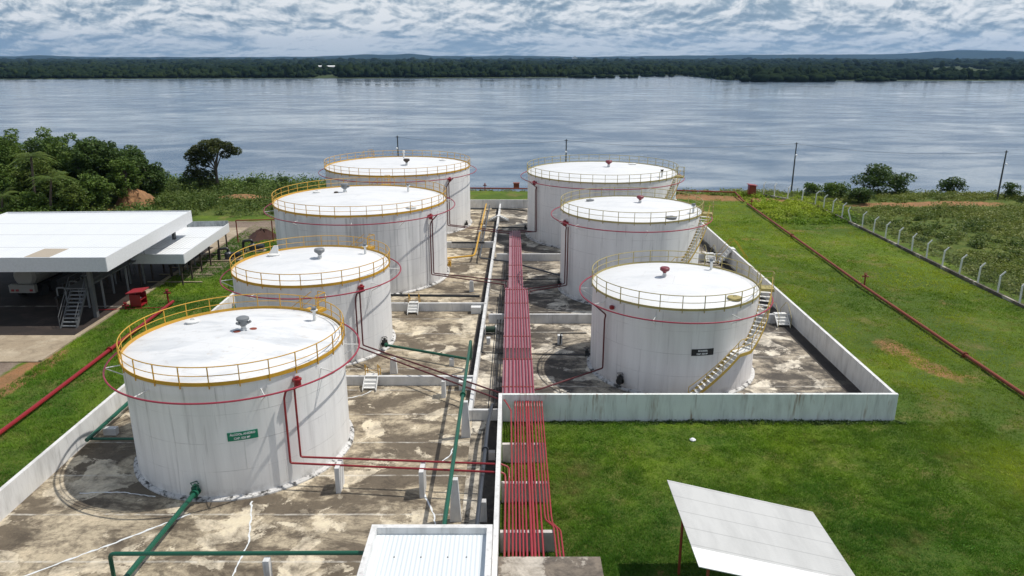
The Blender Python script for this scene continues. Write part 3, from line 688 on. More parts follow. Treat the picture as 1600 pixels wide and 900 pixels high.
# ------------------------------------------------------------------ tanks
POST = {}
def post_mesh(m):
    if m not in POST:
        o = MB().box(-0.022, 0.022, -0.022, 0.022, -0.10, 0.97).build('post', M[m]); POST[m] = o.data; bpy.data.objects.remove(o)
    return POST[m]
def spiral_stair(root, c, r, pts, m, tread_m='white', wd=0.72, platform=None):
    
    """pts: list of (angle, z) breakpoints along the stair; equal z = landing."""
    st = MB(); tr = MB(); rl = MB(); ro = r + wd
    def P(a, z, rr): return (c[0] + rr * math.cos(R(a)), c[1] + rr * math.sin(R(a)), z)
    full = []
    for i in range(len(pts) - 1):
        (a0, z0), (a1, z1) = pts[i], pts[i + 1]; n = max(2, int(abs(a1 - a0) / 1.6))
        for k in range(n): s = k / n; full.append((a0 + (a1 - a0) * s, z0 + (z1 - z0) * s))
        if abs(z1 - z0) > 0.2:
            k = max(2, int(round(abs(z1 - z0) / 0.21)))
            for j in range(k):
                s = (j + 0.5) / k; a = a0 + (a1 - a0) * s; z = z0 + (z1 - z0) * s; da = math.degrees(0.13 / ro) 
                tr.add([P(a - da, z, r + .04), P(a + da, z, r + .04), P(a + da, z, ro), P(a - da, z, ro), P(a - da, z + .035, r + .04), P(a + da, z + .035, r + .04), P(a + da, z + .035, ro), P(a - da, z + .035, ro)],
                       [(3, 2, 1, 0), (4, 5, 6, 7), (0, 1, 5, 4), (1, 2, 6, 5), (2, 3, 7, 6), (3, 0, 4, 7)])
        else:
            k = max(2, int(abs(a1 - a0) / 2))
            for j in range(k):
                b0 = a0 + (a1 - a0) * j / k; b1 = a0 + (a1 - a0) * (j + 1) / k
                tr.add([P(b0, z0, r + .03), P(b1, z0, r + .03), P(b1, z0, ro), P(b0, z0, ro), P(b0, z0 + .04, r + .03), P(b1, z0 + .04, r + .03), P(b1, z0 + .04, ro), P(b0, z0 + .04, ro)],
                       [(3, 2, 1, 0), (4, 5, 6, 7), (0, 1, 5, 4), (1, 2, 6, 5), (2, 3, 7, 6), (3, 0, 4, 7)])
    full.append(pts[-1])
    for rr in (ro + 0.02, r + 0.03):
        v, f = [], []
        for i, (a, z) in enumerate(full):
            v += [P(a, z - 0.14, rr), P(a, z + 0.08, rr), P(a, z + 0.08, rr + 0.02), P(a, z - 0.14, rr + 0.02)]
            if i:
                b = 4 * (i - 1); f += [(b + j, b + (j + 1) % 4, b + 4 + (j + 1) % 4, b + 4 + j) for j in range(4)]
        st.add(v, f)
    rl.tube([P(a, z + 0.95, ro) for a, z in full], 0.024, 6); rl.tube([P(a, z + 0.5, ro) for a, z in full], 0.018, 6)
    dist = 0.0; rl.tube([P(full[0][0], full[0][1], ro), P(full[0][0], full[0][1] + 0.95, ro)], 0.024, 6)
    for i in range(1, len(full)):
        dist += math.dist(P(*full[i], ro), P(*full[i - 1], ro))
        if dist > 1.15: rl.tube([P(full[i][0], full[i][1] - .1, ro), P(full[i][0], full[i][1] + 0.95, ro)], 0.022, 6); dist = 0
    s = st.build('stairs', M[m], root); tr.build('treads', M[tread_m], s); rl.build('handrail', M[m], s)
    return s
def tank(key, cx, cy, r, h, shell, roof, railm, nposts, label, ring, brackets, box_a=None, box_top=None, ring_m='ringred', ringz=None, gap=None, group='white storage tanks'):
    root = thing('storage_tank', (cx, cy, 0), label, 'tank', group); c = (cx, cy, 0)
    sh = MB().lathe(c, [(r, 0.05), (r, 1.46), (r, 2.92), (r, 4.38), (r, h)], 128, cap=False).build('shell', M[shell], root, smooth=True)
    MB().lathe(c, [(r + 0.24, -0.05), (r + 0.22, 0.07), (r + 0.05, 0.13), (r - 0.05, 0.14)], 128, cap=False).build('foundation', M['base'], root, smooth=True)
    MB().lathe(c, [(r - .02, h - .06), (r + .035, h - .06), (r + .035, h + .04), (r - .10, h + 0.10), (r * .66, h + .12 + .5 * .34), (r * .33, h + .12 + .5 * .67), (0.3, h + .61), (0.01, h + .615)], 128, cap=False).build('roof', M[roof], root, smooth=True)
    MB().band(c, r + .040, r + .065, h + 0.03, h + (.21 if railm == 'yellow' else .17), n=128).build('toe_board', M[railm], root)
    gr = MB()
    g0, g1 = gap or (0, 360)
    if gap:
        gr.arc(c, r + .05, h + .96, g0, g1, 0.026, 6, 3); gr.arc(c, r + .05, h + .53, g0, g1, 0.020, 6, 3)
    else:
        for z, rd in ((.96, .026), (.53, .020)): gr.tube([(cx + (r + .05) * math.cos(R(a)), cy + (r + .05) * math.sin(R(a)), h + z) for a in range(0, 360, 3)], rd, 6, closed=True)
    g = gr.build('guardrail', M[railm], root)
    for i in range(nposts + (1 if gap else 0)):
        a = R(g0 + (g1 - g0) * i / nposts)
        p = bpy.data.objects.new('post', post_mesh(railm)); COL.objects.link(p); p.parent = g
        p.location = ((r + .075) * math.cos(a), (r + .075) * math.sin(a), h); p.rotation_euler = (0, 0, a)
    rz, rr = ringz or (h - 0.45), ring
    sr = MB().tube([(cx + rr * math.cos(R(a)), cy + rr * math.sin(R(a)), rz) for a in range(0, 360, 3)], 0.045, 8, closed=True).build('spray_ring', M[ring_m], root, smooth=True)
    for a in brackets:
        ca, sa = math.cos(R(a)), math.sin(R(a))
        MB().tube([(cx + r * ca, cy + r * sa, rz + .02), (cx + rr * ca, cy + rr * sa, rz - .04)], .028, 6).tube([(cx + r * ca, cy + r * sa, rz - .55), (cx + rr * ca, cy + rr * sa, rz - .06)], .025, 6).build('bracket', M['white'], sr)
    if box_a is not None:
        ca, sa = math.cos(R(box_a)), math.sin(R(box_a)); bz = box_top
        b = MB(); q = (cx + (r + .30) * ca, cy + (r + .30) * sa)
        b.lathe((q[0], q[1], bz - .52), [(.05, 0), (.17, .04), (.17, .34), (.21, .36), (.21, .42), (.10, .46), (.10, .52)], 12)
        b.tube([(cx + (r - .02) * ca, cy + (r - .02) * sa, bz - .25), (q[0], q[1], bz - .25)], .12, 10)
        b.build('foam_chamber', M['red'], root, smooth=True)
    return root
def cpt(t, a, dr, z): return (t[0] + (t[2] + dr) * math.cos(R(a)), t[1] + (t[2] + dr) * math.sin(R(a)), z)
T1 = (-14.31, 36.17, 5.40, 5.83); T2 = (-14.33, 51.54, 5.44, 5.73); T3 = (-14.26, 69.73, 7.96, 7.13); T4 = (-14.12, 92.8, 8.84, 7.14)
U1 = (10.73, 47.08, 5.37, 5.67); U2 = (10.50, 64.96, 6.12, 7.20); U3 = (10.42, 86.60, 8.59, 7.34)
t1 = tank('a', *T1, 'shell', 'roof_dirty', 'yellow', 26, 'nearest left tank, white with a green sign and bright yellow railing', 6.22, (-60, -25, 10, 60, 110, 160, -160, -117), -42.9, 5.66)
t2 = tank('b', *T2, 'shell_grey', 'roof', 'yellow', 26, 'second left tank, white with yellow railing, right behind the one with the green sign', 6.26, (-68, -30, 10, 60, 110, 160, -160, -115), -42.4, 5.52)
t3 = tank('c', *T3, 'shell_dirty', 'roof', 'yellow', 38, 'wide third left tank with dark grey streaks down its side', 8.82, (-55, -85, -20, 20, 60, 110, 160, -160, -120), -32.0, 6.75)
t4 = tank('d', *T4, 'shell_grey', 'roof', 'yellow', 42, 'farthest left tank, wide and white, with a yellow pipe ending beside it', 9.66, (-55, -85, -20, 20, 60, 110, 160, -160, -120), -41.3, 6.75)
u1 = tank('e', *U1, 'shell_pink', 'roof', 'olive', 26, 'nearest right tank, greyish white with a black sign and a curved stair', 6.22, (-62, -30, 10, 60, 110, 172, -155, -113), ring_m='ringred')
u2 = tank('f', *U2, 'shell', 'roof', 'olive', 30, 'middle right tank, tall and white, with a red vent cap on its roof', 7.02, (-87, -45, -10, 30, 80, 130, 180, -160, -140), -158.6, 6.75)
u3 = tank('g', *U3, 'shell_grey', 'roof', 'olive', 42, 'farthest right tank, widest of its row, standing nearest the river', 9.40, (-62, -95, -20, 20, 60, 110, 160, -172, -135), -153.4, 7.0)

# roof fittings: x, y, z are offsets from the tank centre and rim
def vent(root, T, x, y, z, m, s=1.0, cowl=False):
    c = (T[0] + x, T[1] + y, T[3] + z - .03)
    b = MB().lathe(c, [(.16 * s, 0), (.15 * s, .16 * s), (.12 * s, .18 * s), (.12 * s, .30 * s)], 14)
    v = b.build('vent', M['white'], root, smooth=True)
    if cowl:
        MB().lathe((c[0], c[1], c[2] + .28 * s), [(.13 * s, 0), (.24 * s, .10 * s), (.26 * s, .30 * s), (.33 * s, .34 * s), (.33 * s, .46 * s), (.20 * s, .52 * s)], 16).build('cowl', M[m], v, smooth=True)
        for a in (0, 120, 240):
            MB().tube([(c[0] + .26 * s * math.cos(R(a)), c[1] + .26 * s * math.sin(R(a)), c[2] + .45 * s), (c[0] + .42 * s * math.cos(R(a)), c[1] + .42 * s * math.sin(R(a)), c[2] + .55 * s)], .07 * s, 8).build('outlet', M[m], v)
    else:
        MB().lathe((c[0], c[1], c[2] + .28 * s), [(.10 * s, 0), (.14 * s, .08 * s), (.33 * s, .22 * s), (.34 * s, .36 * s), (.28 * s, .42 * s)], 16).build('cap', M[m], v, smooth=True)
def hatch(root, T, x, y, z, m='white', r=.34):
    c = (T[0] + x, T[1] + y, T[3] + z - .03)
    h_ = MB().lathe(c, [(r, 0), (r, .10), (r * 1.12, .10), (r * 1.12, .15), (r * .3, .19)], 20).build('hatch', M[m], root, smooth=True)
    MB().tube([(c[0] - .12, c[1], c[2] + .16), (c[0] - .08, c[1], c[2] + .24), (c[0] + .08, c[1], c[2] + .24), (c[0] + .12, c[1], c[2] + .16)], .015, 5).build('handle', M['grey'], h_)
def gauge(root, T, x, y, z, m='grey', h=.62):
    c = (T[0] + x, T[1] + y, T[3] + z - .03)
    g = MB().lathe(c, [(.20, 0), (.20, .03), (.09, .05), (.09, h), (.20, h + .01), (.20, h + .06)], 14).build('gauge_pipe', M['white'], root, smooth=True)
    MB().lathe((c[0], c[1], c[2] + h + .06), [(.11, 0), (.15, .06), (.15, .16), (.05, .2)], 12).tube([(c[0] - .2, c[1], c[2] + h + .22), (c[0] + .16, c[1], c[2] + h + .26)], .025, 6).build('gauge_head', M[m], g)
vent(t1, T1, .29, .37, .58, 'grey', .98, True); hatch(t1, T1, -3.3, 2.49, .24); gauge(t1, T1, 3.34, 2.87, .21)
for q in ((.03, .33, .58), (.67, .92, .51)): MB().lathe((T1[0] + q[0], T1[1] + q[1] - .25, T1[3] + q[2] + .0), [(.19, 0), (.19, .05), (.10, .08)], 14).build('lid', M['rustred'], t1)
vent(t2, T2, .59, -.02, .57, 'grey', 1.1); hatch(t2, T2, -3.38, 2.07, .26, r=.42); gauge(t2, T2, 3.34, 2.53, .23)
MB().hexa([(-18.15, 53.5, 5.98), (-17.35, 53.5, 5.98), (-17.35, 53.6, 5.98), (-18.15, 53.6, 5.98), (-17.7, 53.75, 6.7), (-17.4, 53.75, 6.7), (-17.4, 53.82, 6.7), (-17.7, 53.82, 6.7)]).build('hatch_cover', M['white'], t2)
vent(t3, T3, -1.98, 2.18, .44, 'grey', 1.12, True); hatch(t3, T3, -4.89, 2.79, .27); hatch(t3, T3, 5.35, -4.59, .18, r=.42); gauge(t3, T3, 4.07, 2.93, .30)
MB().lathe((T3[0] - 2.75, T3[1] + 1.8, T3[3] + .42), [(.22, 0), (.22, .1), (.1, .14)], 14).build('lid', M['wood'], t3)
vent(t4, T4, 1.36, -2.21, .47, 'wood', 1.15); gauge(t4, T4, -.08, 5.6, .29, 'white', .8); hatch(t4, T4, 5.19, 3.51, .27, 'white', .4)
vent(u1, U1, -.67, .10, .56, 'capred', 0.95); hatch(u1, U1, 2.96, -3.55, .19, 'olive', .40); gauge(u1, U1, 3.13, 2.82, .23)
vent(u2, U2, .84, .28, .55, 'capred', 0.95); hatch(u2, U2, -3.33, 2.71, .27, 'grey', .34); hatch(u2, U2, 2.64, -4.61, .19, 'grey', .42); gauge(u2, U2, 4.95, -2.41, .17)
vent(u3, U3, .81, .19, .57, 'capred', 1.15); hatch(u3, U3, 4.28, 4.75, .25, 'white', .45); gauge(u3, U3, 6.02, -4.95, .17, 'wood')
# stairs and roof platforms
def platform(root, T, a, m, w=.9, d=.8, side=1):
    ca, sa = math.cos(R(a)), math.sin(R(a)); z = T[3] + .10; rr = T[2] + .1
    c = (T[0] + (rr + d / 2) * ca, T[1] + (rr + d / 2) * sa, z)
    p = MB().obox(c, d, w, .05, R(a)); p.obox((c[0], c[1], z - .14), d + .04, w + .04, .14, R(a))
    pl = p.build('platform', M[m], root); q = MB()
    def P(u, v, zz): return (c[0] + u * ca - v * sa, c[1] + u * sa + v * ca, zz)
    for zz in (.53, .98): q.tube([P(-d / 2, side * w / 2, z + zz), P(d / 2, side * w / 2, z + zz), P(d / 2, -side * w * .1, z + zz)], .022, 6)
    for u, v in ((-d / 2, side * w / 2), (d / 2, side * w / 2), (d / 2, -side * w * .1)): q.tube([P(u, v, z), P(u, v, z + .98)], .024, 6)
    q.build('platform_rail', M[m], pl)
spiral_stair(u1, U1, U1[2], [(-91, 0.15), (-60, 2.86), (-50, 2.86), (-14, 5.72)], 'tan'); platform(u1, U1, -9, 'olive')
spiral_stair(u2, U2, U2[2], [(-97, 0.15), (-66, 3.5), (-57, 3.5), (-24, 7.2)], 'tan'); platform(u2, U2, -19, 'olive')
spiral_stair(u3, U3, U3[2], [(-87, 0.15), (-62, 3.6), (-55, 3.6), (-29, 7.3)], 'tan'); platform(u3, U3, -25, 'olive')
for t_, T_, a_ in ((t1, T1, 62), (t2, T2, 60), (t3, T3, 84), (t4, T4, 122)):
    platform(t_, T_, a_, 'yellow', side=-1)
    spiral_stair(t_, T_, T_[2], [(a_ + 90 * 5.4 / T_[2], .15), (a_ + 48 * 5.4 / T_[2], T_[3] * .5), (a_ + 40 * 5.4 / T_[2], T_[3] * .5), (a_ + 4, T_[3] + .1)], 'yellow')
# signs
def bent_text(body, T, a, z, size, root, off=.035):
    cu = bpy.data.curves.new('lettering', 'FONT'); cu.body = body; cu.size = size; cu.align_x = 'CENTER'; cu.align_y = 'CENTER'; cu.extrude = .004; cu.resolution_u = 3; cu.offset = size * .035
    o = bpy.data.objects.new('lettering', cu); COL.objects.link(o)
    me = bpy.data.meshes.new_from_object(o.evaluated_get(bpy.context.evaluated_depsgraph_get())); bpy.data.objects.remove(o)
    rr = T[2] + off
    for v in me.vertices:
        th = R(a) + v.co.x * .95 / rr; rad = rr + v.co.z
        v.co = (rad * math.cos(th), rad * math.sin(th), z + v.co.y)
    me.materials.clear(); me.materials.append(M['letter']); return link('lettering', me, root)
def sign(root, T, a0, a1, z0, z1, m, lines, sz):
    s = MB().band((T[0], T[1], 0), T[2] + .005, T[2] + .025, z0, z1, a0, a1, 256).build('sign', M[m], root)
    a = (a0 + a1) / 2; h = z1 - z0
    for i, l in enumerate(lines): bent_text(l, T, a - (0.4 if i else 0), z0 + h * (.72 - .46 * i), sz, s)
sign(t1, T1, -77.9, -63.6, 3.01, 3.44, 'sign_green', ('ÁLCOOL ANIDRO', 'CAP. 520 M³'), .145)
sign(u1, U1, -89.1, -74.3, 2.84, 3.26, 'sign_black', ('BIODIESEL', 'CAP. 520 M³'), .14)
# manholes / nozzles at the foot of the tanks
def nozzle(root, T, a, z, m, s=1.0):
    ca, sa = math.cos(R(a)), math.sin(R(a)); b = MB()
    def P(d, u, zz): return (T[0] + (T[2] + d) * ca - u * sa, T[1] + (T[2] + d) * sa + u * ca, zz)
    b.tube([P(-.05, 0, z), P(.34, 0, z)], .11 * s, 10); b.tube([P(.10, 0, z), P(.16, 0, z)], .20 * s, 12); b.tube([P(.30, 0, z), P(.37, 0, z)], .20 * s, 12)
    b.tube([P(.24, 0, z), P(.24, 0, z + .42 * s)], .06 * s, 8)
    b.tube([P(.24, .20 * s, z + .45 * s), P(.24 + .2 * s, 0, z + .45 * s), P(.24, -.20 * s, z + .45 * s), P(.24 - .2 * s, 0, z + .45 * s)], .02, 5, closed=True)
    b.obox((P(.24, 0, 0)[0], P(.24, 0, 0)[1], z + .12 * s), .26 * s, .26 * s, .18 * s, R(a))
    b.build('outlet_valve', M[m], root)
nozzle(t1, T1, -95.4, .55, 'green'); nozzle(t2, T2, -21.6, .55, 'black', 1.1); nozzle(t3, T3, 2, .75, 'yellow', 1.1); nozzle(u1, U1, -134.5, .55, 'black', 1.1)
nozzle(u1, U1, 176, .6, 'black'); nozzle(u2, U2, -172, .6, 'black'); nozzle(u3, U3, 178, .6, 'black'); nozzle(t4, T4, -20, .5, 'black', .9)
MB().lathe((cpt(U1, -145.2, .12, 0)[0], cpt(U1, -145.2, .12, 0)[1], 5.05), [(.12, 0), (.16, .05), (.16, .2), (.06, .25)], 10).build('vent_box', M['red'], u1)
# ------------------------------------------------------------------ pipes
def bend(pts, rad=.22, k=4):
    """round the corners of a polyline"""
    pts = [Vector(p) for p in pts]; out = [pts[0]]
    for i in range(1, len(pts) - 1):
        a, b, c = pts[i - 1], pts[i], pts[i + 1]; r = min(rad, (a - b).length * .45, (c - b).length * .45)
        p, q = b + (a - b).normalized() * r, b + (c - b).normalized() * r
        for j in range(k + 1):
            s = j / k; out.append(p * (1 - s) ** 2 + b * 2 * s * (1 - s) + q * s * s)
    return out + [pts[-1]]
def pipe(name, pts, rad, m, label, cat='pipe', group=None, flanges=(), corner=.2, n=8):
    org = tuple(pts[0]); b = MB().tube(bend(pts, corner), rad, n)
    for f in flanges:
        i, s = f; a, c = Vector(pts[i]), Vector(pts[i + 1]); p = a + (c - a) * s; d = (c - a).normalized() * .05
        b.tube([p - d, p + d], rad * 1.8, 10)
    o = b.build(name, M[m], org=org, smooth=True); return tag(o, label, cat, group)
FP = 'fire_pipe'; G = 'fire water pipes running from tanks to the pipe rack'
def riser(T, a, ztop, zlow, ends, label, m='maroon', top=None, rad=.052):
    pts = ([top] if top else []) + [cpt(T, a + (1.2 if top else 0), .25, ztop), cpt(T, a, .25, ztop - .35), cpt(T, a, .25, zlow)] + ends
    pipe(FP, pts, rad, m, label, group=G, corner=.12)
riser(T1, -50.2, 5.10, 1.33, [(-.72, 30.85, 1.42)], 'red pipe from the green-signed tank to the rack, the nearer of its pair', m='red', top=cpt(T1, -46.5, .80, 5.36))
riser(T1, -44.6, 5.16, 1.45, [(-.72, 31.45, 1.50)], 'red pipe from the green-signed tank to the rack, the farther of its pair', m='red')
riser(T2, -47.4, 4.95, 1.15, [(-.85, 39.25, 1.18), (-.45, 39.1, 1.2)], 'red pipe slanting from the second left tank to the rack, the nearer of its pair', top=cpt(T2, -43.5, .80, 5.24))
riser(T2, -43.7, 5.05, 1.20, [(-.85, 40.05, 1.22), (-.45, 39.7, 1.22)], 'red pipe slanting from the second left tank to the rack, the farther of its pair')
riser(T3, -32.5, 6.0, 1.12, [(-.62, 62.2, 1.1), (-.62, 61.2, 1.1)], 'red pipe slanting from the grey-streaked tank to the rack, the nearer of its pair', top=cpt(T3, -30, .80, 6.64))
riser(T3, -30.2, 6.3, 1.16, [(-.38, 63.1, 1.15), (-.38, 61.2, 1.15)], 'red pipe slanting from the grey-streaked tank to the rack, the farther of its pair')
riser(T4, -44.2, 6.0, 1.05, [(-.15, 81.9, 1.1)], 'red pipe from the farthest left tank to the rack, the nearer of its pair', top=cpt(T4, -41, .80, 6.66))
riser(T4, -42.2, 6.3, 1.10, [(.05, 82.6, 1.15)], 'red pipe from the farthest left tank to the rack, the farther of its pair')
riser(U1, -150.4, 4.60, .92, [(1.75, 41.0, 1.0), (1.35, 40.6, 1.1)], 'single red pipe from the black-signed tank to the rack', top=cpt(U1, -154.8, .80, 5.2))
riser(U2, -157.4, 6.2, 1.10, [(1.25, 60.9, 1.1), (1.25, 60.0, 1.1)], 'dark red pipe from the middle right tank to the rack, the nearer of its pair', top=cpt(U2, -163, .80, 6.68))
riser(U2, -153.8, 6.25, 1.06, [(1.48, 60.4, 1.05), (1.48, 59.6, 1.05)], 'dark red pipe from the middle right tank to the rack, the farther of its pair')
riser(U3, -152.0, 6.3, 1.20, [(.75, 82.7, 1.1)], 'dark red pipe from the farthest right tank to the rack, the nearer of its pair', top=cpt(U3, -155.5, .80, 6.9))
riser(U3, -150.2, 6.4, 1.25, [(.75, 83.3, 1.2)], 'dark red pipe from the farthest right tank to the rack, the farther of its pair')

def rack_pipe(root, xs_pts, rad, m='rackred'):
    MB().tube(bend(xs_pts, .14, 3), rad, 8).build('pipe', M[m], root, smooth=True)
M['support_pink'] = streaky('pinkish_support', (0.68, 0.50, 0.53), (0.40, 0.27, 0.29), 0.5, 2.0, 0.4, 0.8, seed=12.0)
pr = thing('pipe_rack', (.6, 31, 0), 'bundle of bright red pipes crossing the grass beside the centre wall', 'pipe rack')
for i, x in enumerate((.17, .32, .46, .61, .80, .93, 1.08, 1.26, 1.42, 1.56, 1.70)):
    rd = .055 if i in (4, 5) else .04; far = (x, 38.78, 1.16); near = (x, 24.9, 1.03)
    pts = [(x, 38.80, 1.24), (x, 38.55, 1.24), (x, 38.35, 1.10), (x, 28.0, 1.05)]
    if i >= 8: pts += [(x + .02, 27.6 - (i - 8) * .12, 1.05), (x + .34, 27.15 - (i - 8) * .14, 1.05), (x + .36, 25.0, 1.03)]
    else: pts += [(x, 25.0, 1.03)]
    rack_pipe(pr, pts, rd)
rack_pipe(pr, [(-.45, 38.75, 1.35), (-.30, 38.4, 1.3), (-.05, 37.9, 1.1), (.03, 28, 1.05), (.03, 25.0, 1.03)], .04)
rack_pipe(pr, [(-.53, 31.45, 1.50), (-.15, 31.35, 1.40), (-.13, 30.9, 1.06), (-.13, 25.0, 1.03)], .045)
rack_pipe(pr, [(-.53, 30.85, 1.42), (-.32, 30.8, 1.35), (-.30, 30.4, 1.06), (-.30, 25.0, 1.03)], .045)
for y in (26.9, 30.68, 34.35): MB().box(-.50, 1.72 if y > 28 else 1.80, y - .10, y + .10, -.1, .985).build('support', M['support'], pr)
pr = thing('pipe_rack', (.3, 60, 0), 'bundle of red pipes on pinkish concrete supports down the middle of the tank yard', 'pipe rack')
for i, x in enumerate((-.43, -.17, .07, .29, .47, .67, .88, 1.07)):
    rack_pipe(pr, [(x, 39.1, 1.18), (x, 61.0 if i in (0, 1, 7) else 83.2, 1.18)], .042 if i != 2 else .055, 'yardred')
rack_pipe(pr, [(1.26, 39.1, 1.16), (1.28, 60.2, 1.16)], .04, 'yardred')
for x0, x1, y0, y1 in ((-.58, 1.34, 39.15, 45.2), (-.58, 1.34, 47.3, 61.2), (-.30, .98, 61.25, 83.3)):
    MB().box(x0, x1, y0, y1, 1.085, 1.115).build('tray', M['tray'], pr)
for y in (43.05, 47.6, 51.4, 58.8, 62.6, 66.5, 70.4, 78.2, 82.4):
    x0, x1 = (-.60, 1.30) if y < 61 else (-.30, .98)
    MB().box(x0, x1, y - .10, y + .10, -.1, 1.08).build('support', M['support_pink'], pr)
for y in (41.0, 45.3, 49.5, 53.4, 57, 60.7, 64.6, 68.5, 76, 80.2): 
    x0, x1 = (-.62, 1.34) if y < 61 else (-.32, 1.0)
    MB().box(x0, x1, y - .05, y + .05, 1.118, 1.15).build('cross_bar', M['rustred'], pr)

pipe('product_pipe', [(-9.0, 49.15, .62), (-2.78, 46.35, .66), (-2.74, 45.95, 1.0), (-2.72, 45.7, 2.27), (-2.70, 25.2, 2.27)], .095, 'green', 'raised green pipe running towards the flat roof from the second left tank', flanges=((0, .02), (3, .4)))
pipe('product_pipe', [(-14.84, 30.55, .55), (-15.14, 24.95, .52), (-15.25, 23.05, .50)], .115, 'green', 'green pipe slanting out from the foot of the green-signed tank', flanges=((0, .03),))
pipe('product_pipe', [(-15.72, 24.72, .02), (-15.72, 24.72, 1.5), (-5.5, 24.78, 1.5)], .085, 'green', 'level green pipe crossing above the slanting green pipe at the near wall')
pipe('product_pipe', [(-19.75, 35.85, .45), (-22.65, 35.85, .45)], .075, 'green', 'short green pipe between the green-signed tank and the left wall')
pipe('product_pipe', [(-22.66, 35.5, .55), (-22.72, 76.0, .55)], .115, 'green', 'long green pipe lying along the inside of the left wall')
pipe('product_pipe', [(-1.12, 39.6, .35), (-1.12, 39.2, .85), (-1.16, 38.7, .95), (-1.30, 36.2, 1.15), (-1.52, 25.3, 1.15)], .10, 'navy', 'dark grey pipe on posts beside the centre wall, parallel to the green one', flanges=((3, .25),))
pipe('product_pipe', [(5.25, 47.45, .52), (-2.12, 47.95, .50), (-2.08, 52.6, .45)], .05, 'black', 'thin black pipe passing under the rack to the black-signed tank')
pipe('product_pipe', [(4.3, 65.75, .55), (-1.98, 65.75, .55), (-2.05, 61.0, .45)], .055, 'black', 'black pipe passing under the rack to the middle right tank')
pipe('product_pipe', [(-7.0, 61.0, .5), (-12.5, 61.2, .5)], .09, 'black', 'short black pipe end by the foot of the grey-streaked tank')
pipe('product_pipe', [(-2.75, 60.4, .62), (-11.6, 60.75, .62)], .11, 'black', 'thick black pipe just behind the second low wall on the left')
pipe('product_pipe', [(-6.6, 79.2, .75), (-3.0, 79.2, .75)], .10, 'black', 'black pipe lying before the low wall of the farthest left tank')
pipe('product_pipe', [(-3.05, 88.0, .55), (1.9, 87.4, .55)], .08, 'black', 'black pipe crossing under the far end of the rack to the farthest right tank')
pipe('product_pipe', [(-11.0, 98.9, .6), (-3.6, 98.9, .6)], .10, 'black', 'black pipe before the far wall, left of the yellow pipe')
pipe('product_pipe', [(-2.7, 99.2, .6), (.3, 98.6, .6), (2.1, 97.4, .6)], .10, 'black', 'black pipe before the far wall, right of the white stile')
pipe('product_pipe', [(-6.9, 72.85, .62), (-3.92, 73.75, .70), (-3.78, 74.6, .85), (-3.55, 101.2, .85)], .095, 'yellow', 'yellow pipe turning from the grey-streaked tank towards the far wall', flanges=((0, .05), (2, .5)))
pipe('product_pipe', [(4.5, 67.2, .5), (-.3, 71.7, .6), (-3.25, 73.2, .6), (-3.30, 74.0, .6), (-3.08, 101.2, .6)], .085, 'navy', 'dark grey pipe running alongside the yellow one and bending to the right')
for x0, x1, y1, lb in ((-1.27, -1.08, 62.0, 'leftmost of the thin black pipes in the channel beside the rack'), (-1.04, -.78, 73.0, 'middle of the thin black pipes in the channel beside the rack'), (-.84, -.52, 73.0, 'rightmost of the thin black pipes in the channel beside the rack')):
    pipe('drain_pipe', [(x0, 39.15, .3), (x1, y1, .3)], .035, 'black', lb)
pipe('product_pipe', [(5.4, 50.6, .95), (3.55, 50.6, .95), (3.5, 50.6, .1)], .05, 'black', 'bent black pipe stub left of the black-signed tank', corner=.1)
# fire mains over the grass
pipe('fire_main', [(-28.05, 20.0, .28), (-28.25, 40.0, .28), (-28.75, 60.0, .28)], .13, 'red', 'thick red pipe lying on the grass left of the tank yard', flanges=((0, .7), (1, .45)))
pipe('fire_branch', [(-34.2, 58.2, .12), (-28.75, 58.9, .14)], .045, 'red', 'thin red branch pipe on the grass by the red cabinet')
pipe('fire_main', [(31.3, 20.0, .24), (31.45, 41.0, .24), (31.9, 65.0, .24), (33.4, 104.5, .26)], .12, 'rustred', 'long rusty red pipe crossing the grass right of the tank yard', flanges=((1, .3), (2, .5)))
pipe('fire_main', [(33.5, 106.5, .2), (33.9, 112.3, .55), (24.0, 114.5, .5), (-20.0, 118.0, .35)], .11, 'rustred', 'rusty pipe along the river edge behind the far tanks', flanges=((0, .5),))
def hydrant(x, y, h, m, label):
    r_ = thing('hydrant', (x, y, 0), label, 'hydrant')
    MB().lathe((x, y, 0), [(.07, -.05), (.07, h - .1), (.10, h - .08), (.10, h)], 10).build('riser', M[m], r_, smooth=True)
    MB().tube([(x - .28, y, h - .18), (x + .28, y, h - .18)], .075, 10).lathe((x, y, h - .05), [(.12, 0), (.14, .08), (.05, .14)], 10).build('valve', M[m], r_)
    MB().tube([(x + .14 * math.cos(a), y + .14 * math.sin(a), h + .13) for a in [j * math.pi / 4 for j in range(8)]], .018, 5, closed=True).build('wheel', M[m], r_)
hydrant(-29.25, 60.2, 1.15, 'red', 'red hydrant on the left grass at the end of the thick red pipe')
hydrant(32.25, 65.2, 1.15, 'rustred', 'rusty hydrant halfway along the pipe on the right-hand grass')
hydrant(33.7, 103.6, .95, 'rustred', 'rusty hydrant near the far end of the pipe on the right-hand grass')
hydrant(-4.3, 117.6, .9, 'rustred', 'small rusty hydrant on the river edge seen between the far tanks')
hydrant(-32.0, 58.45, .6, 'red', 'short red standpipe beside the red cabinet')

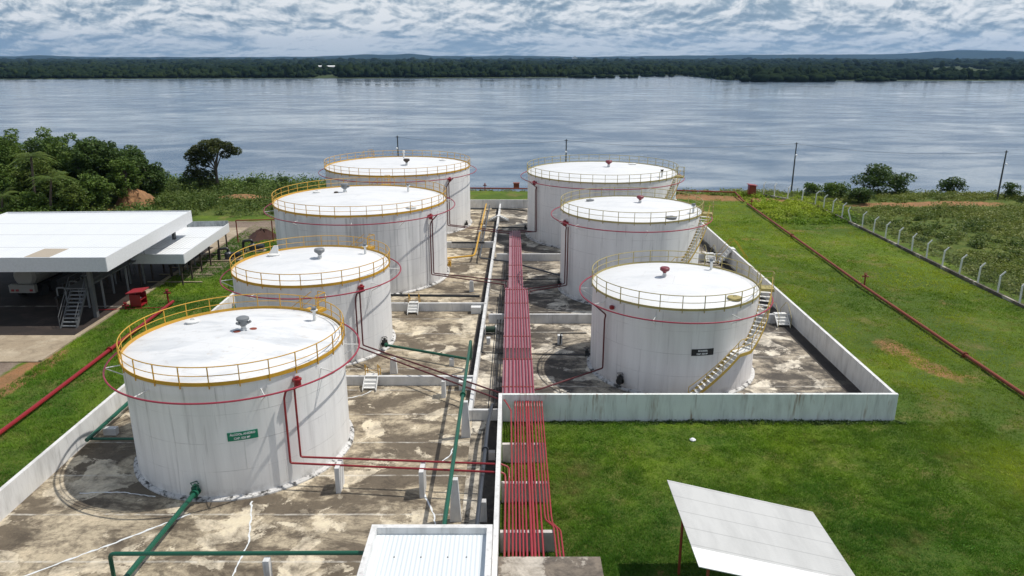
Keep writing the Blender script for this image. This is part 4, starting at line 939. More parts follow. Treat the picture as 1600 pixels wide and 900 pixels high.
# pipe supports
def support(x, y, w, d, h, label, taper=0.0, m='white'):
    o = MB().hexa([(x - w / 2, y - d / 2, -.05), (x + w / 2, y - d / 2, -.05), (x + w / 2, y + d / 2, -.05), (x - w / 2, y + d / 2, -.05),
                   (x - w / 2 + taper, y - d / 2, h), (x + w / 2 - taper, y - d / 2, h), (x + w / 2 - taper, y + d / 2, h), (x - w / 2 + taper, y + d / 2, h)]).build('pipe_support', M[m], org=(x, y, 0))
    tag(o, label, 'support')
support(-8.35, 31.75, .22, .95, 1.36, 'white slab post under the red pipes next to the green-signed tank', m='wall_low')
support(-4.28, 31.35, .22, .95, 1.40, 'white slab post under the red pipes halfway to the centre wall', m='wall_low')
support(-4.22, 42.1, .26, .62, 1.10, 'white post under the slanting red pipes before the first low wall', .03, 'wall_low')
support(-7.85, 45.6, .50, .34, 1.08, 'white post under the slanting red pipes behind the first low wall', .08, 'wall_low')
support(-3.62, 63.7, .42, .40, 1.0, 'white post under the red pipes of the grey-streaked tank', .06, 'wall_low')
support(-3.7, 83.9, .40, .40, 1.0, 'white post under the red pipes of the farthest left tank', .06, 'wall_low')
support(-2.55, 36.9, .52, .26, 2.15, 'tall white slab under the raised green pipe, the farther of two', .12, 'wall_low')
support(-2.55, 29.1, .52, .26, 2.15, 'tall white slab under the raised green pipe, the nearer of two', .12, 'wall_low')
support(-1.32, 29.1, .40, .30, 1.03, 'white post under the dark grey pipe by the centre wall, the taller of two', .04, 'wall_low')
support(-1.05, 34.5, .34, .30, .45, 'short concrete block under the dark grey pipe by the centre wall', 0, 'support')
support(-4.1, 46.9, .30, .34, .52, 'small white block under the green pipe of the second left tank', 0, 'wall_low')
support(-2.95, 43.2, .80, .55, .55, 'white block standing against the first low wall at the divider')
support(-2.95, 57.85, .80, .55, .55, 'white block standing against the second low wall at the divider')
support(-9.55, 24.55, .24, .30, 1.38, 'white post under the level green pipe at the near wall', 0, 'wall_low')
support(-14.95, 24.1, .42, .30, .38, 'low white block under the slanting green pipe at the near wall', 0, 'wall_low')
support(-22.3, 37.2, .70, .34, .40, 'white block under the long green pipe at the left wall', 0, 'wall_low')
support(-1.72, 50.9, .28, .34, .50, 'small white block in the channel before the green drum', 0, 'wall_low')
support(3.5, 50.9, .34, .34, .7, 'small grey post beside the bent black stub', 0, 'wall_low')
support(-3.4, 88.6, .5, .35, .62, 'white post beside the far grey and yellow pipes', 0, 'wall_low')
dr = thing('green_drum', (-1.6, 53.0, 0), 'green drum lying in the pipe channel with white end frames', 'drum')
MB().tube([(-2.05, 53.0, .36), (-1.25, 53.0, .36)], .24, 18).build('body', M['greendark'], dr)
for x in (-2.02, -1.22): MB().box(x - .03, x + .03, 52.75, 53.25, 0.01, .62).build('frame', M['white'], dr)

# stiles over the low walls
def stile(x, y, h, label, m_rail='yellow', w=.72, along='y', steps=4, sides=(1, -1), run=.24, rails=True):
    r_ = thing('stile', (x, y, 0), label, 'stile'); tr = MB(); rl = MB()
    def P(u, v, z): return (x + u, y + v, z) if along == 'y' else (x + v, y + u, z)
    def bx(u0, u1, v0, v1, z0, z1):
        a, b = P(u0, v0, z0), P(u1, v1, z1); tr.box(min(a[0], b[0]), max(a[0], b[0]), min(a[1], b[1]), max(a[1], b[1]), z0, z1)
    bx(-w / 2, w / 2, -.22, .22, h + .02, h + .08)
    for s in sides:
        for i in range(1, steps):
            z = h * (1 - i / steps); v = s * (.22 + run * (i - .5)); bx(-w / 2, w / 2, v - run / 2, v + run / 2, z - .03, z + .03)
            bx(-w / 2, w / 2, v - s * run / 2 - .01, v - s * run / 2 + .01, z, z + h / steps - .03)
        for u in (-w / 2 - .03, w / 2 + .03):
            e = s * (.22 + run * steps)
            tr.hexa([P(u - .02, s * .2, h - .12), P(u + .02, s * .2, h - .12), P(u + .02, e, -.0), P(u - .02, e, -.0), P(u - .02, s * .2, h + .06), P(u + .02, s * .2, h + .06), P(u + .02, e, .16), P(u - .02, e, .16)])
    tr.build('steps', M['white'], r_)
    if rails:
        for u in (-w / 2 - .03, w / 2 + .03):
            e = (.22 + run * steps)
            lo, hi = (-e if -1 in sides else -.22), (e if 1 in sides else .22)
            path = [P(u, lo, .05), P(u, lo, .85)] + ([P(u, -.22, h + .9)] if -1 in sides else []) + ([P(u, .22, h + .9)] if 1 in sides else []) + [P(u, hi, .85), P(u, hi, .05)]
            if -1 not in sides: path = [P(u, -.22, h), P(u, -.22, h + .9)] + path[2:]
            if 1 not in sides: path = path[:-2] + [P(u, .22, h + .9), P(u, .22, h)]
            rl.tube(path, .022, 6)
        rl.build('handrail', M[m_rail], r_)
    return r_
def stile_rails_far(x, y, h, label):
    r_ = stile(x, y, h, label, rails=False, w=.78, sides=(-1,), run=.22); q = MB()
    for u in (-.41, .41): q.tube([(x + u, y + .05, h), (x + u, y + .05, h + .75), (x + u, y + .8, .8), (x + u, y + .8, .02)], .025, 6)
    q.tube([(x - .41, y + .05, h + .38), (x + .41, y + .05, h + .38)], .015, 5)
    q.build('handrail', M['yellow'], r_)
stile_rails_far(-8.95, 43.75, .62, 'white steps with yellow rails over the first low wall on the left')
stile_rails_far(-8.1, 58.35, .70, 'white steps with yellow rails over the second low wall on the left')
st_ = stile(-2.95 + 1.25, 94.0, .66, 'white stepped stile across the dividing wall near its far end', along='x', steps=5, run=.22, rails=False, w=.8)
MB().hexa([(-3.0, 93.9, 0), (-.4, 93.9, 0), (-.4, 94.1, 0), (-3.0, 94.1, 0), (-1.95, 93.9, .6), (-1.45, 93.9, .6), (-1.45, 94.1, .6), (-1.95, 94.1, .6)]).build('side_wall', M['wall_low'], st_)
stile(21.1, 55.4, .75, 'pale steps with cream rails over the low wall behind the black-signed tank', 'olive', w=.9, sides=(1, -1))
us = stile(22.25, 73.0, 1.60, 'tall white steps with yellow rails over the outer right wall', 'yellow', w=.95, along='x', steps=6, sides=(1, -1), run=.20)
stile(20.3, 74.3, .75, 'grey steps over the low wall in front of the farthest right tank', 'olive', w=.9, sides=(-1, 1))

# ------------------------------------------------------------------ left: loading canopy
lc = thing('loading_canopy', (-40, 64, 0), 'large white flat-roofed canopy over the dark truck loading bay', 'canopy')
P4 = [(-49.2, 55.2), (-31.3, 55.4), (-32.3, 73.8), (-50.2, 73.0)]
def inset(P, d):
    c = (sum(p[0] for p in P) / 4, sum(p[1] for p in P) / 4); return [(p[0] - d * math.copysign(1, p[0] - c[0]), p[1] - d * math.copysign(1, p[1] - c[1])) for p in P]
Pi = inset(P4, .06)
MB().hexa([(*p, 5.02) for p in Pi] + [(*p, 5.24) for p in Pi]).build('roof', M['sheet'], lc)
MB().box(-37.9, -35.9, 55.9, 58.6, 5.244, 5.25).build('stained_sheet', M['brownpatch'], lc)
for i in range(4):
    a, b = P4[i], P4[(i + 1) % 4]
    MB().wallseg(a, b, .07, 4.22, 5.36).build('fascia', M['fascia' if i == 0 else 'fascia_white'], lc)
for x in (-48, -43.8, -38.6, -33.5):
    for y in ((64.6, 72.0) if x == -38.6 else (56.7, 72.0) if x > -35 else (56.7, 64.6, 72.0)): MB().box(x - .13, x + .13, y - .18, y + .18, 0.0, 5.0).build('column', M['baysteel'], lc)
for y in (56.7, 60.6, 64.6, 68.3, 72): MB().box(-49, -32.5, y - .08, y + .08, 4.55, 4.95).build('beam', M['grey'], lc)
for x in (-45, -40.5, -36, -33): MB().tube([(x, 56, 4.75), (x, 72.5, 4.75)], .07, 6).build('purlin', M['grey'], lc)
ac = thing('side_canopy', (-32.2, 71, 0), 'smaller white canopy on thin posts attached beside the loading canopy', 'canopy')
A4 = [(-34.3, 64.9), (-29.6, 64.9), (-30.3, 78.0), (-34.6, 77.6)]; Ai = inset(A4, .06)
MB().hexa([(*p, 2.55) for p in Ai] + [(*p, 2.85) for p in Ai]).build('roof', M['sheet'], ac)
for i in range(4):
    a, b = A4[i], A4[(i + 1) % 4]; MB().wallseg(a, b, .09, 2.25, 3.14 if i != 2 else 3.42).build('fascia', M['fascia' if i == 0 else 'fascia_white' if i != 2 else 'wall_in'], ac)
for i, y in enumerate((65.4, 67.6, 70.0, 72.4, 75.0, 77.3)):
    for x in (-30.2 - .05 * i, -34.0): MB().box(x - .06, x + .06, y - .06, y + .06, 0, 2.5).build('column', M['wood'], ac)
for y in (66.5, 69, 71.5, 74, 76.5): MB().box(-34, -28.9, y - .08, y + .08, .02, .10).build('ground_beam', M['pave'], ac)
lp = thing('loading_platform', (-35, 58, 0), 'grey steel loading platform with steep open stairs under the canopy', 'platform')
MB().box(-35.4, -33.9, 56.3, 66.0, 2.50, 2.60).build('deck', M['baysteel'], lp)
tr = MB(); stp = MB()
for i in range(10):
    s = (i + .5) / 10; y = 54.2 + 2.1 * s; tr.box(-34.85, -33.75, y - .11, y + .11, 2.5 * s, 2.5 * s + .05)
for x in (-34.9, -33.7): stp.hexa([(x - .03, 54.0, 0), (x + .03, 54.0, 0), (x + .03, 54.3, 0), (x - .03, 54.3, 0), (x - .03, 56.2, 2.55), (x + .03, 56.2, 2.55), (x + .03, 56.5, 2.55), (x - .03, 56.5, 2.55)])
stp.build('stairs', M['baysteel'], lp); tr.build('treads', M['grey'], lp)
q = MB()
for x in (-34.95, -33.65): q.tube([(x, 54.1, 0), (x, 54.1, .95), (x, 56.3, 3.5), (x, 66, 3.5)], .025, 6).tube([(x, 54.1, .5), (x, 56.3, 3.05), (x, 66, 3.05)], .018, 5)
for y in (56.3, 58.5, 60.7, 63, 66): q.tube([(-33.65, y, 2.6), (-33.65, y, 3.5)], .022, 5)
q.build('handrail', M['baysteel'], lp)
for x, y in ((-35.3, 59), (-34, 59), (-35.3, 63), (-34, 63), (-35.3, 66), (-34, 66)): MB().box(x - .06, x + .06, y - .06, y + .06, 0, 2.5).build('leg', M['grey'], lp)
MB().tube(bend([(-35.2, 61, 2.6), (-35.2, 61, 4.2), (-37, 61, 4.2), (-37, 61, 3.0)], .3), .08, 8).build('loading_arm', M['fascia_white'], lp)
for i, (x, y, lb) in enumerate(((-37.6, 60.5, 'black pipe manifold added to deepen the dark under the canopy, nearest the stairs'), (-37.2, 67.5, 'black pipe manifold added at the back of the loading bay'), (-32.6, 70.5, 'black pipe manifold added under the thin-posted side canopy'))):  # dark pipework invented to make the shaded loading bay blacker and fuller
    mf = thing('added_pipe_clutter', (x, y, 0), lb, 'clutter')
    MB().tube([(x, y - 2.2, 1.1), (x, y + 2.2, 1.1)], .12, 8).build('header', M['black'], mf)
    for k in range(5):
        yy = y - 1.8 + .9 * k; MB().tube(bend([(x, yy, 1.1), (x, yy, 1.9 + .15 * (k % 2)), (x + .7, yy, 1.9 + .15 * (k % 2)), (x + .7, yy, .1)], .2), .07, 6).build('branch', M['black' if k % 2 else 'grey'], mf)
    for yy in (y - 2, y, y + 2): MB().box(x - .08, x + .08, yy - .08, yy + .08, 0, 1.0).build('leg', M['wood'], mf)
# tank truck
tk = thing('tank_truck', (-42.2, 64.5, 0), 'pale tank truck parked in the dark shade of the loading canopy', 'truck')
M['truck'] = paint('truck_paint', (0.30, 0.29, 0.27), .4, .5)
MB().box(-43.3, -41.1, 61.2, 61.6, .65, 1.35).build('rear_panel', M['truck'], tk)
MB().box(-43.0, -41.4, 61.4, 70.8, .75, 1.0).build('chassis', M['dark'], tk)
b = MB().tube([(-42.2, 61.7, 1.95), (-42.2, 61.9, 1.95), (-42.2, 67.9, 1.95), (-42.2, 68.1, 1.95)], [.75, .98, .98, .75], 20); b.build('tank_body', M['truck'], tk, smooth=True)
MB().hexa([(-43.3, 68.6, .8), (-41.1, 68.6, .8), (-41.1, 70.8, .8), (-43.3, 70.8, .8), (-43.3, 68.6, 2.9), (-41.1, 68.6, 2.9), (-41.15, 70.3, 2.9), (-43.25, 70.3, 2.9)]).build('cab', M['truck'], tk)
for y in (62.6, 63.9, 69.8):
    for x in (-43.15, -41.25): MB().tube([(x - .16, y, .52), (x + .16, y, .52)], .50, 18).build('wheel', M['dark'], tk)
for x in (-43.0, -42.6, -41.4): MB().box(x - .12, x + .12, 61.15, 61.2, .8, .98).build('tail_light', M['rackred'], tk)
# red cabinet on the grass
rc = thing('hose_cabinet', (-31.3, 59.3, 0), 'red open-sided hose cabinet with a sloping roof on the left grass', 'cabinet')
MB().box(-31.75, -31.70, 58.75, 59.85, .25, 1.3).box(-31.70, -30.85, 58.75, 58.80, .25, 1.25).box(-31.70, -30.85, 59.80, 59.85, .25, 1.25).box(-31.70, -30.85, 58.80, 59.80, .25, .30).box(-31.65, -30.9, 58.80, 59.80, .72, .76).build('body', M['red'], rc)
MB().hexa([(-31.95, 58.6, 1.34), (-30.6, 58.6, 1.50), (-30.6, 60.0, 1.50), (-31.95, 60.0, 1.34), (-31.95, 58.6, 1.42), (-30.6, 58.6, 1.58), (-30.6, 60.0, 1.58), (-31.95, 60.0, 1.42)]).build('roof', M['rackred'], rc)
for x, y in ((-31.7, 58.8), (-30.9, 58.8), (-31.7, 59.8), (-30.9, 59.8)): MB().box(x - .04, x + .04, y - .04, y + .04, 0, .26).build('leg', M['red'], rc)
MB().tube([(-31.3 + .2 * math.cos(a), 59.3 + .2 * math.sin(a), .82) for a in [j * math.pi / 5 for j in range(10)]], .05, 6, closed=True).build('hose', M['fascia_white'], rc)
rb = thing('hose_cabinet', (36.3, 112, 0), 'tall red cabinet with a slanted roof on the river edge at right', 'cabinet')
MB().box(35.8, 36.8, 111.6, 112.5, 0, 1.65).build('body', M['red'], rb)
MB().hexa([(35.65, 111.4, 1.75), (36.95, 111.4, 1.60), (36.95, 112.7, 1.60), (35.65, 112.7, 1.75), (35.65, 111.4, 1.83), (36.95, 111.4, 1.68), (36.95, 112.7, 1.68), (35.65, 112.7, 1.83)]).build('roof', M['rackred'], rb)
MB().box(35.9, 36.7, 111.57, 111.598, .15, 1.5).build('door', M['rustred'], rb)
rb = thing('hose_cabinet', (.7, 119, 0), 'small dark red box on the river edge seen between the far tanks', 'cabinet')
MB().box(.25, 1.15, 118.6, 119.3, 0, .85).build('body', M['rustred'], rb); MB().box(.18, 1.22, 118.5, 119.4, .85, .92).build('roof', M['rustred'], rb)
# pumps, gantry and soil heap behind the side canopy
for i, (x, y, lb) in enumerate(((-28.9, 74.6, 'black motor pump with a bent pipe beside the thin canopy posts'), (-27.6, 78.2, 'dark blue motor pump farther back by the pipe gantry'))):
    pmp = thing('pump', (x, y, 0), lb, 'pump')
    MB().box(x - .9, x + .9, y - .5, y + .5, 0, .14).build('plinth', M['pave'], pmp)
    MB().tube([(x - .1, y, .55), (x + .8, y, .55)], .30, 14).build('motor', M['navy'] if i else M['black'], pmp)
    MB().lathe((x - .45, y, .14), [(.34, 0), (.38, .2), (.38, .6), (.2, .75)], 14).build('casing', M['navy'], pmp)
    MB().tube(bend([(x - .45, y, .8), (x - .45, y, 1.25), (x - 1.3, y - .3, 1.25), (x - 1.35, y - .3, .05)], .25), .14, 10).build('suction_pipe', M['black'], pmp)
gt = thing('pipe_gantry', (-29.6, 80, 0), 'thin dark red pipe frame standing on the bare yard behind the canopies', 'gantry')
for x in (-31.0, -27.0): MB().box(x - .05, x + .05, 82.0, 82.1, 0, 2.6).build('upright', M['rustred'], gt)
MB().tube([(-31.0, 82.05, 2.6), (-24.5, 82.05, 2.75)], .06, 8).build('crossbar', M['rustred'], gt)
def heap(x, y, rx, ry, h, m, label, name='soil_heap'):
    v, f = [], []; n, k = 26, 8
    for i in range(k + 1):
        for j in range(n):
            a = 2 * math.pi * j / n; rr = i / k * (1 + .18 * math.sin(3 * a + 1) + .1 * math.sin(7 * a)); z = h * (math.cos(min(1, i / k) * math.pi) + 1) / 2
            v.append((x + rx * rr * math.cos(a), y + ry * rr * math.sin(a), z * (1 + .25 * random.uniform(-1, 1)) - .05))
        if i: f += [((i - 1) * n + j, (i - 1) * n + (j + 1) % n, i * n + (j + 1) % n, i * n + j) for j in range(n)]
    o = MB().add(v, f).build(name, M[m], org=(x, y, 0), smooth=True); return tag(o, label, 'heap')
M['soil'] = flat('dark_red_soil', (0.055, 0.024, 0.017), .95)
heap(-29.0, 84.4, 2.3, 3.0, 1.05, 'soil', 'dark red-brown soil heap beside the third left tank')

def clay_bank():
    rng = np.random.default_rng(5); v, f = [], []; n, k = 44, 16
    for j in range(k + 1):
        t = j / k
        for i in range(n + 1):
            u = i / n * 2 - 1; x = -54.0 + 2.5 * u; top = 2.7 * (1 - abs(u) ** 2.4) * (.75 + .5 * float(vnoise(u * 6, 0, 1, 3)))
            z = top * t; y = 102.2 + 1.3 * t + .8 * abs(u) + (.55 * float(vnoise(x * 2.2, z * .6, 1, 8)) + .25 * float(vnoise(x * 6, z * 4, 1, 9))) * (t > 0)
            v.append((x, y, z - .1))
    for j in range(k):
        for i in range(n): a = j * (n + 1) + i; f.append((a, a + 1, a + n + 2, a + n + 1))
    b = len(v)
    for i in range(n + 1): p = v[k * (n + 1) + i]; v.append((p[0], p[1] + 3.0, p[2] * .8 - .3))
    for i in range(n): a = k * (n + 1) + i; f.append((a, a + 1, b + i + 1, b + i))
    o = MB().add(v, f).build('clay_bank', M['claybank'], org=(-54, 103, 0), smooth=True); tag(o, 'steep bare orange clay bank behind the canopy roof', 'clay bank')
m_, t_, p_, O_ = mat('clay_face'); P_ = worldpos(t_)
c_ = mix(t_, ramp(t_, noise(t_, mapping(t_, P_, scale=(1, 1, .35)), 1.6, 6, .7), [(.35, (0,)), (.65, (1,))]), (0.36, 0.19, 0.085), (0.20, 0.105, 0.05))
L(t_, c_, p_.inputs['Base Color']); p_.inputs['Roughness'].default_value = .95; bump(t_, p_, noise(t_, P_, 3, 5, .7), .8, .15); M['claybank'] = m_
clay_bank()

# ------------------------------------------------------------------ foreground roofs
ph = thing('pump_house', (-3, 22, 0), 'low building with a corrugated white roof inside a white parapet at the bottom edge', 'building')
MB().box(-5.5, -.78, 18.5, 25.2, 0, 2.0).build('wall', M['wall'], ph)
for x0, x1, y0, y1 in ((-5.5, -.76, 24.98, 25.2), (-5.5, -.76, 18.5, 18.72), (-5.5, -5.28, 18.72, 24.98), (-.98, -.76, 18.72, 24.98)):
    MB().box(x0, x1, y0, y1, 2.0, 2.5).build('parapet', M['wall'], ph)
MB().hexa([(-5.28, 18.72, 2.08), (-.98, 18.72, 2.08), (-.98, 24.98, 2.14), (-5.28, 24.98, 2.14), (-5.28, 18.72, 2.12), (-.98, 18.72, 2.12), (-.98, 24.98, 2.2), (-5.28, 24.98, 2.2)]).build('roof', M['sheet_rib'], ph)
for x in (-4.4, -3.4, -2.4, -1.7): 
    MB().lathe((x, 23.6, 2.18), [(.03, 0), (.03, .03), (.01, .04)], 8).build('roof_screw', M['grey'], ph)
sl = MB().box(-.54, 3.50, 19.0, 25.05, -.1, 1.12).build('concrete_slab', M['mould'], org=(1.5, 22, 0)); tag(sl, 'mould-stained concrete slab swallowing the near ends of the red pipes', 'slab')
sh = thing('shelter', (9.3, 24, 0), 'small open shelter with a sloping weathered sheet roof on dark red posts', 'shelter')
def slope(x0, x1, y0, y1, m, name='roof'):
    za, zb = 3.6, 2.1; f_ = lambda x: za + (zb - za) * (x - 6.3) / 6.1
    MB().hexa([(x0, y0, f_(x0)), (x1, y0, f_(x1)), (x1, y1, f_(x1)), (x0, y1, f_(x0)), (x0, y0, f_(x0) + .03), (x1, y0, f_(x1) + .03), (x1, y1, f_(x1) + .03), (x0, y1, f_(x0) + .03)]).build(name, M[m], sh)
slope(6.3, 12.4, 22.28, 26.6, 'sheet_old'); slope(6.27, 12.43, 21.2, 22.32, 'sheet_new', 'new_roof_sheet') if False else slope(6.3, 12.4, 21.2, 22.276, 'sheet_new', 'new_roof_sheet')
for x, y in ((6.75, 25.4), (6.75, 21.6), (11.9, 25.4), (11.9, 21.6)):
    MB().tube([(x, y, 0), (x, y, 3.52 - (x - 6.3) * .246)], .055, 8).build('post', M['rustred'], sh)
for y in (21.6, 25.4): MB().hexa([(6.4, y - .04, 3.42), (12.3, y - .04, 1.97), (12.3, y + .04, 1.97), (6.4, y + .04, 3.42), (6.4, y - .04, 3.54), (12.3, y - .04, 2.09), (12.3, y + .04, 2.09), (6.4, y + .04, 3.54)]).build('rafter', M['rustred'], sh)
stn = MB().lathe((9.9, 36.5, 0), [(.15, -.02), (.18, .05), (.1, .11), (.01, .12)], 7).build('stone', M['fascia_white'], org=(9.9, 36.5, 0)); tag(stn, 'pale stone lying alone on the grass before the front wall', 'stone')

# ------------------------------------------------------------------ fence, light poles
fx = lambda y: 42.75 if y < 104 else 42.75 - (y - 104) ** 1.35 * .28
fn = thing('fence', (42.75, 80, 0), 'wire fence on white concrete posts with arms bent outward, on a low kerb', 'fence')
FY = [56.6 + 2.95 * i for i in range(17)] + [106.4, 108.6, 110.5, 112.0]
pm = MB().box(-.058, .058, -.058, .058, 0, 1.72).hexa([(-.05, -.045, 1.70), (.06, -.045, 1.66), (.06, .045, 1.66), (-.05, .045, 1.70), (.34, -.04, 2.12), (.42, -.04, 2.05), (.42, .04, 2.05), (.34, .04, 2.12)])
M['post'] = flat('pale_concrete_post', (0.78, 0.78, 0.76), .7)
p0 = pm.build('post', M['post'], fn, org=(0, 0, 0))
for i, y in enumerate(FY):
    p = p0 if i == 0 else copy_part(p0, fn)
    p.location = (fx(y) - 42.75, y - 80, .12); p.rotation_euler = (random.uniform(-.03, .03), random.uniform(-.03, .03), random.uniform(-.08, .08) + (.5 if y > 106 else 0))
    if i == 12: p.rotation_euler = (-.1, -.32, .1)
kbm = MB(); wr = MB()
for i in range(len(FY) - 1):
    kbm.wallseg((fx(FY[i]) , FY[i]), (fx(FY[i + 1]), FY[i + 1]), .24, -.25, .30)
kbm.build('kerb', M['mould'], fn)
rb_v, rb_f = [], []
def strand(p, q, w=.0045):
    n = len(rb_v); rb_v.extend([(p[0], p[1], p[2] - w), (p[0], p[1], p[2] + w), (q[0], q[1], q[2] + w), (q[0], q[1], q[2] - w)]); rb_f.append((n, n + 1, n + 2, n + 3))
for i in range(len(FY) - 1):
    y0, y1 = FY[i], FY[i + 1]; n = int((y1 - y0) / .16)
    for k in range(-10, n):
        for s in (1, -1):
            a = k * .16; pts = []
            za, zb = .30, 1.84; ya, yb = a, a + 1.54
            if ya < 0: za += -ya; ya = 0
            if yb > y1 - y0: zb -= yb - (y1 - y0); yb = y1 - y0
            if zb <= za or yb <= ya: continue
            A, B = ((y0 + ya), (y0 + yb)) if s == 1 else ((y1 - ya), (y1 - yb))
            strand((fx(A) + .07, A, za), (fx(B) + .07, B, zb))
    for z in (.32, 1.05, 1.82): strand((fx(y0) + .07, y0, z), (fx(y1) + .07, y1, z), .006)
    for d, z in ((.18, 1.90), (.29, 2.02), (.38, 2.12)): strand((fx(y0) + d, y0, z), (fx(y1) + d, y1, z), .005)
MB().add(rb_v, rb_f).build('wire_mesh', M['grey'], fn)
M['poledark'] = flat('dark_pole', (0.06, 0.065, 0.07), .6)
poles = [(-17.9, 118.0, 8.45, 'dark lamp pole behind the farthest left tank'), (8.5, 118.0, 7.9, 'dark lamp pole behind the farthest right tank'),
         (44.4, 117.6, 7.45, 'dark lamp pole by the far corner of the wire fence'), (70.4, 107.0, 7.45, 'dark lamp pole on the scrub at the right edge')]
for x, y, h, lb in poles:
    z0 = float(height(x, y)) - .1; r_ = thing('lamp_pole', (x, y, z0), lb, 'lamp pole')
    MB().lathe((x, y, z0), [(.13, 0), (.11, (h - z0) * .5), (.085, h - z0)], 10).build('pole', M['poledark'], r_)
    MB().tube([(x, y, h - 1.95), (x - .1, y - .45, h - 1.85)], .03, 6).build('arm', M['grey'], r_)
    MB().hexa([(x - .22, y - .85, h - 1.98), (x + .08, y - .85, h - 1.98), (x + .08, y - .42, h - 1.94), (x - .22, y - .42, h - 1.94), (x - .16, y - .8, h - 1.82), (x + .02, y - .8, h - 1.82), (x + .02, y - .45, h - 1.76), (x - .16, y - .45, h - 1.76)]).build('lamp_head', M['fascia_white'], r_)
    MB().box(x - .3, x + .3, y - .04, y + .04, h - .25, h - .17).build('crossarm', M['poledark'], r_)
for i in range(3):
    a, b = poles[i], poles[i + 1]; pts = []
    for k in range(25):
        s = k / 24; pts.append((a[0] + (b[0] - a[0]) * s, a[1] + (b[1] - a[1]) * s, a[2] + (b[2] - a[2]) * s - .2 - 3.2 * s * (1 - s)))
    o = MB().tube(pts, .016, 4).build('power_cable', M['poledark'], org=pts[0])
    tag(o, ('thin cable sagging between the two lamp poles behind the far tanks', 'thin cable between the lamp pole behind the tanks and the one at the fence corner', 'thin cable between the fence corner lamp pole and the one at the right edge')[i], 'cable')

# ------------------------------------------------------------------ vegetation
def leaf_quads(C, size, rng, flat_=0.5):
    """diamond leaf faces at centres C, sizes (n,)"""
    n = len(C); a = rng.random(n) * 6.283; nz = rng.normal(0, 1, (n, 3)); nz[:, 2] = np.abs(nz[:, 2]) + flat_; nz /= np.linalg.norm(nz, axis=1)[:, None]
    t = np.stack([np.cos(a), np.sin(a), rng.normal(0, .35, n)], 1); t -= nz * (t * nz).sum(1)[:, None]; t /= np.linalg.norm(t, axis=1)[:, None]; b = np.cross(nz, t)
    s = np.asarray(size)[:, None] * np.ones((n, 1)); V = np.stack([C - t * s, C - b * s * .55, C + t * s, C + b * s * .55], 1)
    return V.reshape(-1, 3)
def leaf_mesh(name, C, size, m, rng, flat_=.5):
    V = leaf_quads(C, size, rng, flat_); return np_mesh(name, V, np.arange(len(V)), 4, M[m])
def clump_pts(rng, centres, radii, per):
    out = []
    for c, r_ in zip(centres, radii):
        n = max(8, int(per * r_ * r_)); d = rng.normal(0, 1, (n, 3)); d /= np.linalg.norm(d, axis=1)[:, None]
        rr = r_ * rng.uniform(.45, 1.05, n) ** .6; p = d * rr[:, None]; p[:, 2] *= .72; out.append(p + c)
    return np.concatenate(out)
def tree(name, x, y, h, rx, label, cat='tree', m='leaf', trunk=.28, seed=1, base=.22, ncl=46, per=210, leaf=.16, top_flat=False, lean=0.0, group=None, clump=.30):
    rng = np.random.default_rng(seed); z0 = float(height(x, y)) - .1
    r_ = thing(name, (x, y, z0), label, cat, group)
    rz = h * (1 - base) / 2; cz = z0 + h * base + rz
    d = rng.normal(0, 1, (ncl, 3)); d /= np.linalg.norm(d, axis=1)[:, None]; k = rng.uniform(.30, .80, ncl)[:, None]
    lob = 1 + .14 * np.sin(d[:, :1] * 3 + seed) * np.cos(d[:, 1:2] * 4 + seed * 2)
    C = d * k * lob * np.array([rx, rx, rz]); C[:, 0] += lean * (C[:, 2] / rz); C += np.array([x, y, cz])
    rad = rng.uniform(.65, 1.25, ncl) * rx * clump
    pts = clump_pts(rng, C, rad, per); pts = pts[pts[:, 2] > z0 + .1]
    me = leaf_mesh('crown', pts, rng.uniform(.6, 1.35, len(pts)) * leaf, m, rng); link('crown', me, r_).location = -Vector((x, y, z0)); 
    tb = MB(); tb.tube([(x, y, z0 - .2), (x + lean * .2, y, z0 + h * .3), (x + lean * .6, y, z0 + h * .62)], [trunk, trunk * .75, trunk * .4], 9)
    for i in rng.choice(ncl, 9, replace=False):
        s = rng.uniform(.25, .5); tb.tube([(x + lean * s * .5, y, z0 + h * s), tuple((np.array([x, y, z0 + h * s]) * .45 + C[i] * .55) + np.array([0, 0, .1 * h])), tuple(C[i])], [trunk * .4, trunk * .22, trunk * .08], 6)
    tb.build('trunk', M['bark'], r_)
    return r_
def palm(x, y, h, label, seed, n=16, L_=3.2, lean=.6):
    rng = np.random.default_rng(seed); z0 = float(height(x, y)) - .1; r_ = thing('palm', (x, y, z0), label, 'palm')
    top = Vector((x + lean, y, z0 + h)); MB().tube([(x, y, z0 - .1), (x + lean * .35, y, z0 + h * .5), tuple(top)], [.20, .15, .13], 9).build('trunk', M['bark'], r_)
    v, f = [], []
    for i in range(n):
        a = 2 * math.pi * i / n + rng.uniform(-.2, .2); up = rng.uniform(.15, 1.1); Lf = L_ * rng.uniform(.8, 1.1); prev = None
        for k in range(22):
            s = (k + 1) / 22; rr = Lf * s * math.cos(up * .5); zz = Lf * (math.sin(up) * s - .75 * s * s)
            p = top + Vector((rr * math.cos(a), rr * math.sin(a), zz)); ll = .62 * math.sin(math.pi * min(1, s * .9 + .12)) * L_ / 3
            for sg in (1, -1):
                q = p + Vector((-math.sin(a) * sg * ll + math.cos(a) * ll * .5, math.cos(a) * sg * ll + math.sin(a) * ll * .5, -ll * .45))
                w = Vector((math.cos(a), math.sin(a), 0)) * .05; b = len(v); v += [tuple(p - w), tuple(p + w), tuple(q)]; f.append((b, b + 1, b + 2))
    me = bpy.data.meshes.new('fronds'); me.from_pydata([tuple(Vector(q) - Vector((x, y, z0))) for q in v], [], f); me.materials.append(M['leaf_y']); link('fronds', me, r_)
